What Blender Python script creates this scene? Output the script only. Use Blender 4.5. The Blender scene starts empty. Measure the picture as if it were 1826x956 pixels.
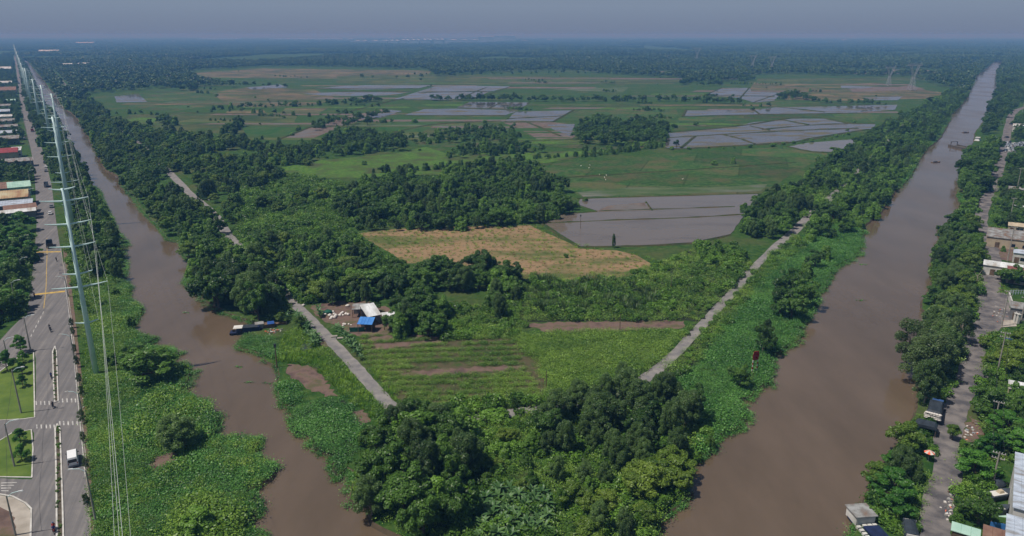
import bpy, math, random
import numpy as np
from mathutils import Vector
from mathutils.geometry import delaunay_2d_cdt

R = random.Random(7)
scene = bpy.context.scene
COL = scene.collection
# ---------------------------------------------------------------- survey: photo point -> ground point
F, HC, HZ, CU, CV = 1320.0, 85.0, 62.0, 913.0, 478.0
PITCH = math.atan((CV - HZ) / F)
SP, CP = math.sin(PITCH), math.cos(PITCH)
def G(u, v, z=0.0):
    y = (v - CV) / F
    t = (HC - z) / (SP + y * CP)
    return ((u - CU) / F * t, (CP - y * SP) * t)
def height(ub, vb, vt):
    Y = G(ub, vb)[1]
    y = (vt - CV) / F
    t = Y / (CP - y * SP)
    return HC - t * (SP + y * CP)
def to_px(X, Y, Z):
    d = (X, Y * CP + (HC - Z) * SP, -Y * SP + (HC - Z) * CP)
    if d[1] < 1: return (-9999, -9999)
    return (CU + F * d[0] / d[1], CV + F * d[2] / d[1])
def GP(pts, z=0.0): return [G(u, v, z) for u, v in pts]

# ---------------------------------------------------------------- materials
def srgb(r, g, b, k=1.0):
    f = lambda c: ((c / 255 + 0.055) / 1.055) ** 2.4 if c > 10 else c / 255 / 12.92
    return (f(r) * k, f(g) * k, f(b) * k, 1.0)
def newmat(name):
    m = bpy.data.materials.new(name); m.use_nodes = True
    nt = m.node_tree; nt.nodes.clear()
    return m, nt, nt.nodes, nt.links
def N(nodes, t, **kw):
    n = nodes.new(t)
    for k, v in kw.items(): setattr(n, k, v)
    return n
def ramp(nodes, stops):
    r = nodes.new('ShaderNodeValToRGB')
    e = r.color_ramp.elements
    while len(e) > 1: e.remove(e[-1])
    e[0].position, e[0].color = stops[0][0], stops[0][1]
    for p, c in stops[1:]:
        x = e.new(p); x.color = c
    return r
def noise(nodes, links, scale, detail=3, coord='Object', stretch=None, rough=0.55):
    tc = nodes.new('ShaderNodeTexCoord')
    src = tc.outputs[coord]
    if stretch:
        mp = nodes.new('ShaderNodeMapping'); mp.inputs['Scale'].default_value = stretch
        if len(stretch) > 3: pass
        links.new(src, mp.inputs['Vector']); src = mp.outputs['Vector']
    n = nodes.new('ShaderNodeTexNoise')
    n.inputs['Scale'].default_value = scale; n.inputs['Detail'].default_value = detail
    n.inputs['Roughness'].default_value = rough
    links.new(src, n.inputs['Vector'])
    return n
def mat(name, c1, c2=None, rough=0.8, scale=1.0, metal=0.0, spec=0.3, c3=None, stretch=None, lo=.35, hi=.65, bump=0.0, detail=4):
    """Base colour mottled between c1, c2 (and c3) by noise in metres."""
    m, nt, nd, lk = newmat(name)
    out = nd.new('ShaderNodeOutputMaterial'); b = nd.new('ShaderNodeBsdfPrincipled')
    b.inputs['Roughness'].default_value = rough; b.inputs['Metallic'].default_value = metal
    b.inputs['Specular IOR Level'].default_value = spec
    lk.new(b.outputs[0], out.inputs[0])
    if c2 is None: b.inputs['Base Color'].default_value = c1
    else:
        n = noise(nd, lk, scale, detail, stretch=stretch)
        st = [(lo, c1), (hi, c2)] if c3 is None else [(lo, c1), ((lo + hi) / 2, c2), (hi, c3)]
        r = ramp(nd, st); lk.new(n.outputs['Fac'], r.inputs['Fac'])
        lk.new(r.outputs['Color'], b.inputs['Base Color'])
        if bump:
            bp = nd.new('ShaderNodeBump'); bp.inputs['Strength'].default_value = bump; bp.inputs['Distance'].default_value = .3
            lk.new(n.outputs['Fac'], bp.inputs['Height']); lk.new(bp.outputs[0], b.inputs['Normal'])
    return m
def land_mat(name, cols, patch, patch_scale, fine_scale=0.6, lo=.4, hi=.6, stretch=None, plots=0):
    """Vegetated land: two colours mottled finely, a third in larger patches."""
    m, nt, nd, lk = newmat(name)
    out = nd.new('ShaderNodeOutputMaterial'); b = nd.new('ShaderNodeBsdfPrincipled')
    b.inputs['Roughness'].default_value = .9; b.inputs['Specular IOR Level'].default_value = .1
    n1 = noise(nd, lk, fine_scale, 5, rough=.7, stretch=stretch); r1 = ramp(nd, [(.36, cols[0]), (.5, cols[1]), (.64, cols[2])])
    lk.new(n1.outputs['Fac'], r1.inputs['Fac'])
    n2 = noise(nd, lk, patch_scale, 5, rough=.65, stretch=stretch); r2 = ramp(nd, [(lo, (0, 0, 0, 1)), (hi, (1, 1, 1, 1))])
    lk.new(n2.outputs['Fac'], r2.inputs['Fac'])
    mx = nd.new('ShaderNodeMix'); mx.data_type = 'RGBA'
    lk.new(r2.outputs['Color'], mx.inputs['Factor']); lk.new(r1.outputs['Color'], mx.inputs[6]); mx.inputs[7].default_value = patch
    colour = mx.outputs[2]
    if plots:
        tc = nd.new('ShaderNodeTexCoord'); mp = nd.new('ShaderNodeMapping'); mp.inputs['Rotation'].default_value = (0, 0, .3); lk.new(tc.outputs['Object'], mp.inputs['Vector'])
        bk = nd.new('ShaderNodeTexBrick'); lk.new(mp.outputs['Vector'], bk.inputs['Vector']); bk.inputs['Scale'].default_value = 1.; bk.inputs['Brick Width'].default_value = 62.; bk.inputs['Row Height'].default_value = plots; bk.inputs['Mortar Size'].default_value = .8; bk.inputs['Mortar Smooth'].default_value = .6
        bk.inputs['Color1'].default_value = (.72, .74, .74, 1); bk.inputs['Color2'].default_value = (1.2, 1.14, 1.12, 1); bk.inputs['Mortar'].default_value = (.6, .66, .5, 1)
        ml = nd.new('ShaderNodeMix'); ml.data_type = 'RGBA'; ml.blend_type = 'MULTIPLY'; ml.inputs['Factor'].default_value = 1.; lk.new(colour, ml.inputs[6]); lk.new(bk.outputs['Color'], ml.inputs[7]); colour = ml.outputs[2]
    lk.new(colour, b.inputs['Base Color'])
    bp = nd.new('ShaderNodeBump'); bp.inputs['Strength'].default_value = .6; bp.inputs['Distance'].default_value = .5
    lk.new(n1.outputs['Fac'], bp.inputs['Height']); lk.new(bp.outputs[0], b.inputs['Normal'])
    lk.new(b.outputs[0], out.inputs[0])
    return m
def leaf_mat(name, dark, light, transl=.3, patch=.5):
    """Leaves vary one by one (tint), plant by plant (random) and in natural drifts over the ground."""
    m, nt, nd, lk = newmat(name)
    out = nd.new('ShaderNodeOutputMaterial'); b = nd.new('ShaderNodeBsdfPrincipled')
    b.inputs['Roughness'].default_value = .45; b.inputs['Specular IOR Level'].default_value = .4
    oi = nd.new('ShaderNodeObjectInfo'); at = nd.new('ShaderNodeAttribute'); at.attribute_name = 'tint'
    nz = nd.new('ShaderNodeTexNoise'); nz.inputs['Scale'].default_value = .045; nz.inputs['Detail'].default_value = 3; lk.new(oi.outputs['Location'], nz.inputs['Vector'])
    def ma(a, k, c):
        x = N(nd, 'ShaderNodeMath', operation='MULTIPLY_ADD'); lk.new(a, x.inputs[0]); x.inputs[1].default_value = k
        if hasattr(c, 'default_value'): lk.new(c, x.inputs[2])
        else: x.inputs[2].default_value = c
        return x.outputs[0]
    f = ma(nz.outputs['Fac'], patch * 2.2, .5 - patch * 1.1 - .46); f = ma(oi.outputs['Random'], .5, f); f = ma(at.outputs['Fac'], .46, f)
    r = ramp(nd, [(0.02, dark), (.98, light)]); lk.new(f, r.inputs['Fac'])
    tr = nd.new('ShaderNodeBsdfTranslucent'); ms = nd.new('ShaderNodeMixShader'); ms.inputs[0].default_value = transl
    lk.new(r.outputs['Color'], b.inputs['Base Color']); lk.new(r.outputs['Color'], tr.inputs['Color'])
    lk.new(b.outputs[0], ms.inputs[1]); lk.new(tr.outputs[0], ms.inputs[2]); lk.new(ms.outputs[0], out.inputs[0])
    return m
def water_mat(name, c1, c2, rough=.06, bump=.05, scale=.05):
    m, nt, nd, lk = newmat(name)
    out = nd.new('ShaderNodeOutputMaterial'); b = nd.new('ShaderNodeBsdfPrincipled')
    b.inputs['IOR'].default_value = 1.38; b.inputs['Specular IOR Level'].default_value = 1.
    n = noise(nd, lk, scale, 6, stretch=(1, .35, 1), rough=.65); r = ramp(nd, [(.3, c1), (.7, c2)])
    lk.new(n.outputs['Fac'], r.inputs['Fac']); lk.new(r.outputs['Color'], b.inputs['Base Color'])
    n3 = noise(nd, lk, .025, 4, stretch=(1, .5, 1)); q = ramp(nd, [(.4, (rough, rough, rough, 1)), (.6, (rough * 4, rough * 4, rough * 4, 1))]); lk.new(n3.outputs['Fac'], q.inputs['Fac']); lk.new(q.outputs['Color'], b.inputs['Roughness'])
    n2 = noise(nd, lk, .9, 4, rough=.7); bp = nd.new('ShaderNodeBump'); bp.inputs['Strength'].default_value = bump; bp.inputs['Distance'].default_value = .2
    lk.new(n2.outputs['Fac'], bp.inputs['Height']); lk.new(bp.outputs[0], b.inputs['Normal'])
    lk.new(b.outputs[0], out.inputs[0])
    return m

M = {}
M['ground'] = land_mat('ground_cover', (srgb(36, 66, 24), srgb(52, 80, 32), srgb(72, 94, 42)), srgb(82, 86, 52), .03, .4, .5, .7)
M['undershade'] = mat('dark_marsh_bed', srgb(30, 38, 20), srgb(46, 54, 28), .95, .5)  # dark colour standing in for shade in the gaps between plants
M['bank'] = mat('bank_mud', srgb(92, 78, 60), srgb(66, 58, 44), .9, .4)
M['canal'] = water_mat('canal_water', srgb(88, 75, 59), srgb(106, 91, 75), .05, .06, .05)
def streak_mat(name, c1, c2, c3, ang):
    """Worn asphalt: long tyre-dark streaks along the road over blotches and dust."""
    m, nt, nd, lk = newmat(name); out = nd.new('ShaderNodeOutputMaterial'); b = nd.new('ShaderNodeBsdfPrincipled'); b.inputs['Roughness'].default_value = .85; b.inputs['Specular IOR Level'].default_value = .25
    tc = nd.new('ShaderNodeTexCoord'); mp = nd.new('ShaderNodeMapping'); mp.vector_type = 'TEXTURE'; mp.inputs['Rotation'].default_value = (0, 0, ang); mp.inputs['Scale'].default_value = (30, .9, 1)
    lk.new(tc.outputs['Object'], mp.inputs['Vector']); n = nd.new('ShaderNodeTexNoise'); n.inputs['Scale'].default_value = 1.; n.inputs['Detail'].default_value = 4; lk.new(mp.outputs['Vector'], n.inputs['Vector'])
    n2 = noise(nd, lk, .12, 6, rough=.7); r = ramp(nd, [(.3, c1), (.52, c2), (.72, c3)])
    x = N(nd, 'ShaderNodeMath', operation='MULTIPLY_ADD'); lk.new(n.outputs['Fac'], x.inputs[0]); x.inputs[1].default_value = .6; y = N(nd, 'ShaderNodeMath', operation='MULTIPLY'); lk.new(n2.outputs['Fac'], y.inputs[0]); y.inputs[1].default_value = .42; lk.new(y.outputs[0], x.inputs[2])
    lk.new(x.outputs[0], r.inputs['Fac']); lk.new(r.outputs['Color'], b.inputs['Base Color']); lk.new(b.outputs[0], out.inputs[0]); return m
M['asphalt'] = streak_mat('asphalt', srgb(92, 91, 91), srgb(112, 109, 108), srgb(136, 131, 126), math.radians(108))
M['old_asphalt'] = mat('dusty_asphalt', srgb(82, 80, 82), srgb(124, 118, 114), .9, .25, detail=7, lo=.38, hi=.62, bump=.3)
M['track'] = mat('gravel_track', srgb(112, 110, 110), srgb(140, 135, 130), .95, .35, detail=6, bump=.2)
M['paving'] = mat('pale_paving', srgb(150, 142, 130), srgb(176, 168, 156), .9, .3)
M['dirt'] = mat('bare_soil', srgb(88, 72, 66), srgb(112, 92, 82), .95, .25, c3=srgb(88, 84, 58), detail=6)
M['lawn'] = mat('mown_lawn', srgb(74, 98, 36), srgb(96, 116, 46), .95, .25, detail=6)
M['white_paint'] = mat('road_paint_white', srgb(206, 204, 198), srgb(150, 148, 144), .7, .8)
M['yellow_paint'] = mat('road_paint_yellow', srgb(206, 170, 80), srgb(160, 138, 84), .7, .6)
M['kerb'] = mat('kerb_concrete', srgb(205, 202, 195), srgb(170, 166, 158), .8, .5)
M['soil'] = mat('median_soil', srgb(62, 56, 44), srgb(96, 88, 74), .95, .9)
M['concrete'] = mat('concrete', srgb(158, 152, 142), srgb(120, 116, 108), .85, .4, detail=6)
M['pole_concrete'] = mat('pole_concrete', srgb(165, 160, 150), srgb(140, 135, 126), .8, .8)
M['galv'] = mat('galvanised_steel', srgb(212, 236, 234), srgb(196, 222, 221), .45, .4, metal=.0, spec=.5)
M['lattice'] = mat('lattice_steel', srgb(150, 156, 160), None, .5, spec=.5)
M['wire'] = mat('wire_metal', srgb(200, 206, 200), None, .5)
M['dark_wire'] = mat('dark_wire', srgb(60, 60, 60), None, .6)
M['bark'] = mat('bark', srgb(110, 96, 80), srgb(70, 60, 50), .95, 2.)
M['pale_bark'] = mat('pale_bark', srgb(170, 160, 146), srgb(130, 120, 106), .9, 2.)
M['white_metal'] = mat('white_sheet', srgb(226, 228, 228), srgb(196, 198, 196), .5, .35, c3=srgb(168, 160, 148), stretch=(1, .3, 1), detail=6)
M['grey_sheet'] = mat('grey_corrugated_sheet', srgb(158, 160, 158), srgb(126, 124, 120), .6, .4, c3=srgb(120, 96, 78), detail=6)
M['pale_sheet'] = mat('pale_blue_sheet', srgb(188, 198, 210), srgb(168, 178, 190), .5, .3, c3=srgb(140, 140, 140), stretch=(1, 4, 1), detail=6)
M['rust_sheet'] = mat('rusty_sheet', srgb(190, 186, 156), srgb(176, 156, 120), .7, .12, c3=srgb(148, 108, 78), detail=5)
M['dull_red'] = mat('dull_red_sheet', srgb(136, 86, 84), srgb(112, 70, 66), .7, .5)
M['old_timber'] = mat('old_timber', srgb(96, 90, 78), srgb(72, 66, 56), .9, .6)
M['brown_sheet'] = mat('brown_rusty_sheet', srgb(112, 84, 72), srgb(136, 108, 92), .7, .5)
M['red_sheet'] = mat('red_roof_sheet', srgb(150, 62, 66), srgb(126, 56, 58), .6, .4)
M['blue_sheet'] = mat('blue_roof_sheet', srgb(80, 140, 205), srgb(60, 118, 190), .5, .7)
M['green_sheet'] = mat('pale_green_sheet', srgb(176, 206, 190), srgb(150, 186, 170), .6, .3)
M['black_tarp'] = mat('dark_tarpaulin', srgb(58, 66, 74), srgb(42, 48, 54), .6, .8)
M['blue_tarp'] = mat('blue_tarpaulin', srgb(50, 92, 160), srgb(40, 70, 130), .5, .8)
M['orange_tarp'] = mat('orange_tarpaulin', srgb(230, 84, 48), srgb(226, 150, 120), .5, 2.)
M['green_net'] = mat('green_netting', srgb(30, 96, 76), srgb(22, 74, 58), .8, .9)
M['sack'] = mat('white_sack', srgb(220, 215, 206), srgb(186, 180, 172), .8, 2.5)
M['wall_cream'] = mat('cream_wall', srgb(190, 176, 150), srgb(164, 150, 128), .9, .4)
M['wall_grey'] = mat('grey_wall', srgb(130, 130, 130), srgb(104, 104, 104), .9, .3)
M['wall_white'] = mat('white_wall', srgb(214, 212, 206), srgb(180, 178, 170), .85, .35)
M['wood'] = mat('weathered_wood', srgb(120, 100, 82), srgb(86, 72, 58), .9, .8, stretch=(1, 6, 1))
M['navy'] = mat('navy_paint', srgb(36, 48, 84), srgb(28, 36, 60), .6, .8)
M['white_car'] = mat('white_car_paint', srgb(232, 232, 230), None, .3, spec=.5)
M['grey_car'] = mat('grey_car_paint', srgb(120, 124, 128), None, .3, spec=.5)
M['dark_car'] = mat('dark_car_paint', srgb(50, 54, 60), None, .3, spec=.5)
M['red_car'] = mat('red_truck_paint', srgb(150, 46, 40), None, .35, spec=.5)
M['green_car'] = mat('green_truck_paint', srgb(84, 104, 74), None, .4, spec=.5)
M['blue_car'] = mat('blue_truck_paint', srgb(60, 90, 140), None, .35, spec=.5)
M['glass'] = mat('dark_glass', srgb(28, 34, 40), None, .1, spec=.6)
M['rubber'] = mat('tyre_rubber', srgb(32, 32, 32), None, .9)
M['red_sign'] = mat('red_sign_paint', srgb(160, 24, 24), srgb(140, 20, 20), .6, 2.)
M['skin'] = mat('skin', srgb(170, 125, 98), None, .6)
M['cloth_blue'] = mat('blue_shirt', srgb(44, 66, 130), None, .8)
M['cloth_dark'] = mat('dark_clothes', srgb(48, 46, 52), None, .8)
M['cloth_red'] = mat('red_shirt', srgb(170, 50, 44), None, .8)
M['feathers'] = mat('white_feathers', srgb(235, 235, 230), None, .8)
# vegetation
M['leaf_broad'] = leaf_mat('broad_leaves', srgb(30, 59, 20), srgb(103, 143, 53))
M['leaf_feather'] = leaf_mat('feathery_leaves', srgb(37, 64, 30), srgb(118, 149, 78))
M['leaf_vine'] = leaf_mat('creeper_leaves', srgb(39, 74, 20), srgb(120, 162, 56))
M['leaf_yellow'] = leaf_mat('yellow_green_leaves', srgb(62, 98, 28), srgb(124, 148, 54))
M['leaf_airy'] = leaf_mat('grey_green_leaves', srgb(54, 78, 38), srgb(106, 128, 72))
M['leaf_almond'] = leaf_mat('bright_broad_leaves', srgb(46, 94, 28), srgb(104, 156, 56))
M['leaf_banana'] = leaf_mat('banana_leaves', srgb(58, 96, 46), srgb(106, 138, 82), .2)
M['leaf_hya'] = leaf_mat('hyacinth_leaves', srgb(32, 84, 22), srgb(108, 160, 70), .25, .6)
M['leaf_creep'] = leaf_mat('bramble_leaves', srgb(54, 100, 26), srgb(142, 174, 66), .25, .55)
M['leaf_grass'] = leaf_mat('grass_blades', srgb(88, 134, 32), srgb(150, 182, 62), .25, .6)
M['leaf_dry'] = leaf_mat('dry_grass_blades', srgb(112, 108, 62), srgb(150, 128, 84), .2, .7)
M['leaf_far'] = leaf_mat('far_leaves', srgb(30, 62, 24), srgb(88, 118, 56), .1, .7)
# fields
FM = {
 'green': land_mat('field_green', (srgb(36, 68, 30), srgb(54, 86, 40), srgb(78, 100, 54)), srgb(88, 86, 58), .045, .3, .45, .66, plots=44.),
 'dark': land_mat('field_dark_green', (srgb(38, 76, 30), srgb(46, 84, 34), srgb(56, 90, 40)), srgb(66, 86, 44), .03, .12),
 'lime': land_mat('field_lime', (srgb(52, 88, 30), srgb(76, 108, 42), srgb(98, 122, 54)), srgb(72, 80, 48), .05, .4, .44, .62),
 'olive': land_mat('field_olive', (srgb(66, 82, 44), srgb(82, 90, 52), srgb(98, 98, 60)), srgb(58, 82, 42), .03, .12, .45, .62, plots=30.),
 'dry': land_mat('field_dry', (srgb(92, 86, 64), srgb(108, 98, 74), srgb(118, 108, 82)), srgb(72, 86, 52), .022, .1, .44, .62, plots=36.),
 'straw': land_mat('field_straw', (srgb(118, 100, 72), srgb(146, 122, 92), srgb(132, 114, 86)), srgb(88, 96, 54), .06, .35, .47, .62, stretch=(.4, 1, 1)),
 'mud': land_mat('field_mud', (srgb(90, 80, 72), srgb(104, 92, 84), srgb(116, 104, 94)), srgb(104, 102, 100), .04, .14, .5, .62),
 'wet': land_mat('field_wet', (srgb(60, 82, 46), srgb(74, 92, 56), srgb(92, 102, 74)), srgb(112, 112, 106), .05, .15, .5, .66, stretch=(.3, 1, 1)),
}
def paddy_mat(name, w1, w2, mud, lo, hi, sc=.06):
    m, nt, nd, lk = newmat(name); out = nd.new('ShaderNodeOutputMaterial')
    b = nd.new('ShaderNodeBsdfPrincipled'); b.inputs['IOR'].default_value = 1.36; b.inputs['Specular IOR Level'].default_value = .9
    n = noise(nd, lk, sc, 5, stretch=(.35, 1, 1), rough=.65); r = ramp(nd, [(.3, w1), (.5, w2), (lo, w2), (hi, mud)]); lk.new(n.outputs['Fac'], r.inputs['Fac']); lk.new(r.outputs['Color'], b.inputs['Base Color'])
    q = ramp(nd, [(lo, (.08, .08, .08, 1)), (hi, (.9, .9, .9, 1))]); lk.new(n.outputs['Fac'], q.inputs['Fac']); lk.new(q.outputs['Color'], b.inputs['Roughness'])
    lk.new(b.outputs[0], out.inputs[0]); return m
M['paddy'] = paddy_mat('paddy_water', srgb(66, 62, 58), srgb(88, 82, 78), srgb(92, 88, 62), .53, .6)
M['pond'] = paddy_mat('pond_water', srgb(92, 82, 72), srgb(110, 100, 90), srgb(94, 86, 66), .64, .7)
M['bund'] = land_mat('earth_bund', (srgb(62, 60, 38), srgb(80, 72, 50), srgb(58, 72, 36)), srgb(48, 66, 30), .1, .5)

# ---------------------------------------------------------------- mesh helpers
class MB:
    def __init__(s): s.v = []; s.f = []; s.m = []
    def add(s, verts, faces, m=0):
        o = len(s.v); s.v += [tuple(x) for x in verts]
        s.f += [tuple(i + o for i in f) for f in faces]; s.m += [m] * len(faces); return s
    def box(s, x, y, z, sx, sy, sz, rot=0., m=0, taper=1.0):
        """Box centred in x, y with its base at z."""
        c, sn = math.cos(rot), math.sin(rot); V = []
        for k, zz in ((1., z), (taper, z + sz)):
            for a, b in ((-1, -1), (1, -1), (1, 1), (-1, 1)):
                px, py = a * sx / 2 * k, b * sy / 2 * k
                V.append((x + px * c - py * sn, y + px * sn + py * c, zz))
        return s.add(V, [(3, 2, 1, 0), (4, 5, 6, 7), (0, 1, 5, 4), (1, 2, 6, 5), (2, 3, 7, 6), (3, 0, 4, 7)], m)
    def tube(s, pts, radii, n=6, m=0, cap=True):
        pts = [Vector(p) for p in pts]
        if not hasattr(radii, '__len__'): radii = [radii] * len(pts)
        V = []
        for i, p in enumerate(pts):
            d = (pts[min(i + 1, len(pts) - 1)] - pts[max(i - 1, 0)]).normalized()
            a = d.cross(Vector((0, 0, 1)) if abs(d.z) < .9 else Vector((1, 0, 0))).normalized(); b = d.cross(a)
            for k in range(n):
                t = 2 * math.pi * k / n; V.append(p + (a * math.cos(t) + b * math.sin(t)) * radii[i])
        Fc = [(i * n + k, i * n + (k + 1) % n, (i + 1) * n + (k + 1) % n, (i + 1) * n + k) for i in range(len(pts) - 1) for k in range(n)]
        if cap: Fc += [tuple(range(n))[::-1], tuple((len(pts) - 1) * n + k for k in range(n))]
        return s.add(V, Fc, m)
    def disc(s, c, axis, r, w, n=12, m=0):
        a = Vector(axis).normalized() * w / 2; c = Vector(c)
        return s.tube([c - a, c + a], r, n, m)
    def prism(s, pts, z0, z1, m=0):
        n = len(pts); V = [(x, y, z0) for x, y in pts] + [(x, y, z1) for x, y in pts]
        return s.add(V, [tuple(range(n))[::-1], tuple(range(n, 2 * n))] + [(i, (i + 1) % n, n + (i + 1) % n, n + i) for i in range(n)], m)
    def extrude(s, prof, w, m=0, inset=None):
        """Side profile (x, z) extruded across y; inset narrows points above the belt."""
        n = len(prof); V = []
        for sg in (-1, 1):
            for i, (x, z) in enumerate(prof): V.append((x, sg * (w / 2 - (inset[i] if inset else 0)), z))
        return s.add(V, [tuple(range(n)), tuple(range(n, 2 * n))[::-1]] + [(i, n + i, n + (i + 1) % n, (i + 1) % n) for i in range(n)], m)
    def build(s, name, mats, parent=None, smooth=False):
        me = bpy.data.meshes.new(name); me.from_pydata(s.v, [], s.f)
        for m in (mats if isinstance(mats, (list, tuple)) else [mats]): me.materials.append(M[m] if isinstance(m, str) else m)
        me.polygons.foreach_set('material_index', s.m)
        if smooth: me.polygons.foreach_set('use_smooth', [True] * len(s.f))
        me.update()
        return link(name, me, parent)
def link(name, data, parent=None):
    o = bpy.data.objects.new(name, data); COL.objects.link(o)
    if parent: o.parent = parent
    return o
def tag(o, label=None, cat=None, group=None, kind=None):
    if label: o['label'] = label
    if cat: o['category'] = cat
    if group: o['group'] = group
    if kind: o['kind'] = kind
    return o
def empty(name, loc, rz=0., label=None, cat=None, group=None, scale=None):
    o = link(name, None); o.empty_display_size = .5
    o.location = loc; o.rotation_euler = (0, 0, rz)
    if scale: o.scale = scale
    return tag(o, label, cat, group)
KIDS = {}
def kids(o):
    if o.name not in KIDS: KIDS[o.name] = list(o.children)
    return KIDS[o.name]
def dup(o, loc, rz=0., scale=None, label=None, group=None):
    def cp(x, par):
        c = x.copy(); COL.objects.link(c)
        if par: c.parent = par
        for k in kids(x): cp(k, c)
        return c
    c = cp(o, None); c.location = loc; c.rotation_euler = (0, 0, rz)
    if scale: c.scale = scale
    if label: c['label'] = label
    if group: c['group'] = group
    return c

# ---------------------------------------------------------------- plane geometry
def in_poly(x, y, P):
    r = False; j = len(P) - 1
    for i in range(len(P)):
        xi, yi = P[i]; xj, yj = P[j]
        if (yi > y) != (yj > y) and x < (xj - xi) * (y - yi) / (yj - yi) + xi: r = not r
        j = i
    return r
def in_poly_np(X, Y, P):
    r = np.zeros(X.shape, bool); j = len(P) - 1
    for i in range(len(P)):
        xi, yi = P[i]; xj, yj = P[j]
        if yi != yj:
            r ^= ((yi > Y) != (yj > Y)) & (X < (xj - xi) * (Y - yi) / (yj - yi) + xi)
        j = i
    return r
def rough_edge(P, step, amp, seed=1, closed=True):
    """Resample a ground outline so that its edge wanders like a real bank; step grows with distance."""
    rr = random.Random(seed); out = []
    n = len(P)
    for i in range(n if closed else n - 1):
        a, b = P[i], P[(i + 1) % n]
        L = math.dist(a, b); d = math.hypot((a[0] + b[0]) / 2, (a[1] + b[1]) / 2)
        k = max(1, min(40, int(L / (step * max(1, d / 250)))))
        nx, ny = -(b[1] - a[1]) / max(L, 1e-6), (b[0] - a[0]) / max(L, 1e-6)
        for q in range(k):
            t = q / k; w = rr.uniform(-amp, amp) if q else rr.uniform(-amp, amp) * .3
            out.append((a[0] + (b[0] - a[0]) * t + nx * w, a[1] + (b[1] - a[1]) * t + ny * w))
    return out
def fill(name, P, z, mat_, kind='structure', label=None, cat=None):
    n = len(P)
    r = delaunay_2d_cdt([Vector(p) for p in P], [(i, (i + 1) % n) for i in range(n)], [], 1, 1e-5)
    V = [(v.x, v.y, z) for v in r[0]]
    Fc = [tuple(f) for f in r[2]]
    me = bpy.data.meshes.new(name); me.from_pydata(V, [], Fc); me.materials.append(M[mat_] if isinstance(mat_, str) else mat_); me.update()
    o = link(name, me); return tag(o, label, cat, None, kind)
def strip_pts(line, width):
    """Outline of a band along a ground polyline."""
    L, Rr = [], []
    for i, p in enumerate(line):
        a = line[max(i - 1, 0)]; b = line[min(i + 1, len(line) - 1)]
        d = math.dist(a, b); nx, ny = -(b[1] - a[1]) / d, (b[0] - a[0]) / d
        w = (width[i] if hasattr(width, '__len__') else width) / 2
        L.append((p[0] + nx * w, p[1] + ny * w)); Rr.append((p[0] - nx * w, p[1] - ny * w))
    return L, Rr
def smooth_line(P, k=6):
    out = []
    for i in range(len(P) - 1):
        p0, p1, p2, p3 = P[max(i - 1, 0)], P[i], P[i + 1], P[min(i + 2, len(P) - 1)]
        for q in range(k):
            t = q / k
            out.append(tuple(.5 * (2 * b + (c - a) * t + (2 * a - 5 * b + 4 * c - d) * t * t + (-a + 3 * b - 3 * c + d) * t ** 3) for a, b, c, d in zip(p0, p1, p2, p3)))
    return out + [P[-1]]
def strip(name, line, width, z, mat_, kind='structure', label=None, cat=None, jit=0, seed=3):
    rr = random.Random(seed)
    L, Rr = strip_pts(line, width)
    if jit:
        L = [(x + rr.uniform(-jit, jit), y + rr.uniform(-jit, jit)) for x, y in L]; Rr = [(x + rr.uniform(-jit, jit), y + rr.uniform(-jit, jit)) for x, y in Rr]
    n = len(L); b = MB()
    b.add([(x, y, z) for x, y in L] + [(x, y, z) for x, y in Rr], [(n + i, n + i + 1, i + 1, i) for i in range(n - 1)])
    return tag(b.build(name, mat_), label, cat, None, kind)

M['garden'] = mat('garden_ground', srgb(60, 66, 36), srgb(84, 76, 54), .95, .3, c3=srgb(58, 78, 32), detail=6)  # worked ground, its colour darkened for the shade between vine rows
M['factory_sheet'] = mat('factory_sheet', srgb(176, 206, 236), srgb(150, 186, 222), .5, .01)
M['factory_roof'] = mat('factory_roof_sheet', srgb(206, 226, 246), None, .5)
# ================================================================ the setting
LC_LEFT = [(30,84),(39,103),(47,115),(55,127),(58,140),(66,155),(70,167),(74,180),(88,190),(104,207),(113,239),(132,273),(147,298),(163,327),(176,342),(184,360),(196,385),(204,410),(223,434),(212,451),(220,467),(217,495),(231,511),(226,529),(253,551),(240,572),(228,586),(252,600),(280,601),(252,616),(300,620),(318,629),(290,643),(332,649),(339,663),(327,690),(286,697),(312,701),(364,716),(384,742),(381,777),(465,780),(456,807),(475,823),(493,832),(481,852),(441,874),(461,894),(457,917),(432,938),(471,953),(520,1030),(640,1160)]
RC_RIGHT = [(1450,1160),(1492,1040),(1520,956),(1540,900),(1558,850),(1600,790),(1634,740),(1640,700),(1648,650),(1656,600),(1652,567),(1645,542),(1661,507),(1664,463),(1677,438),(1673,407),(1705,391),(1714,366),(1705,350),(1717,311),(1727,270),(1737,250),(1739,236),(1758,211),(1764,192),(1777,157),(1777,129),(1796,101)]
RC_LEFT = [(1794,98),(1777,107),(1742,135),(1727,170),(1711,192),(1695,201),(1695,214),(1677,245),(1651,267),(1636,292),(1626,311),(1598,339),(1582,355),(1570,382),(1545,398),(1536,425),(1530,452),(1509,464),(1486,477),(1476,504),(1456,524),(1459,538),(1449,548),(1429,581),(1425,604),(1412,612),(1378,630),(1376,655),(1372,680),(1346,690),(1338,706),(1318,710),(1329,732),(1322,757),(1276,777),(1272,797),(1239,823),(1219,844),(1222,887),(1180,925),(1175,955),(1120,985),(1000,1020)]
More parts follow.
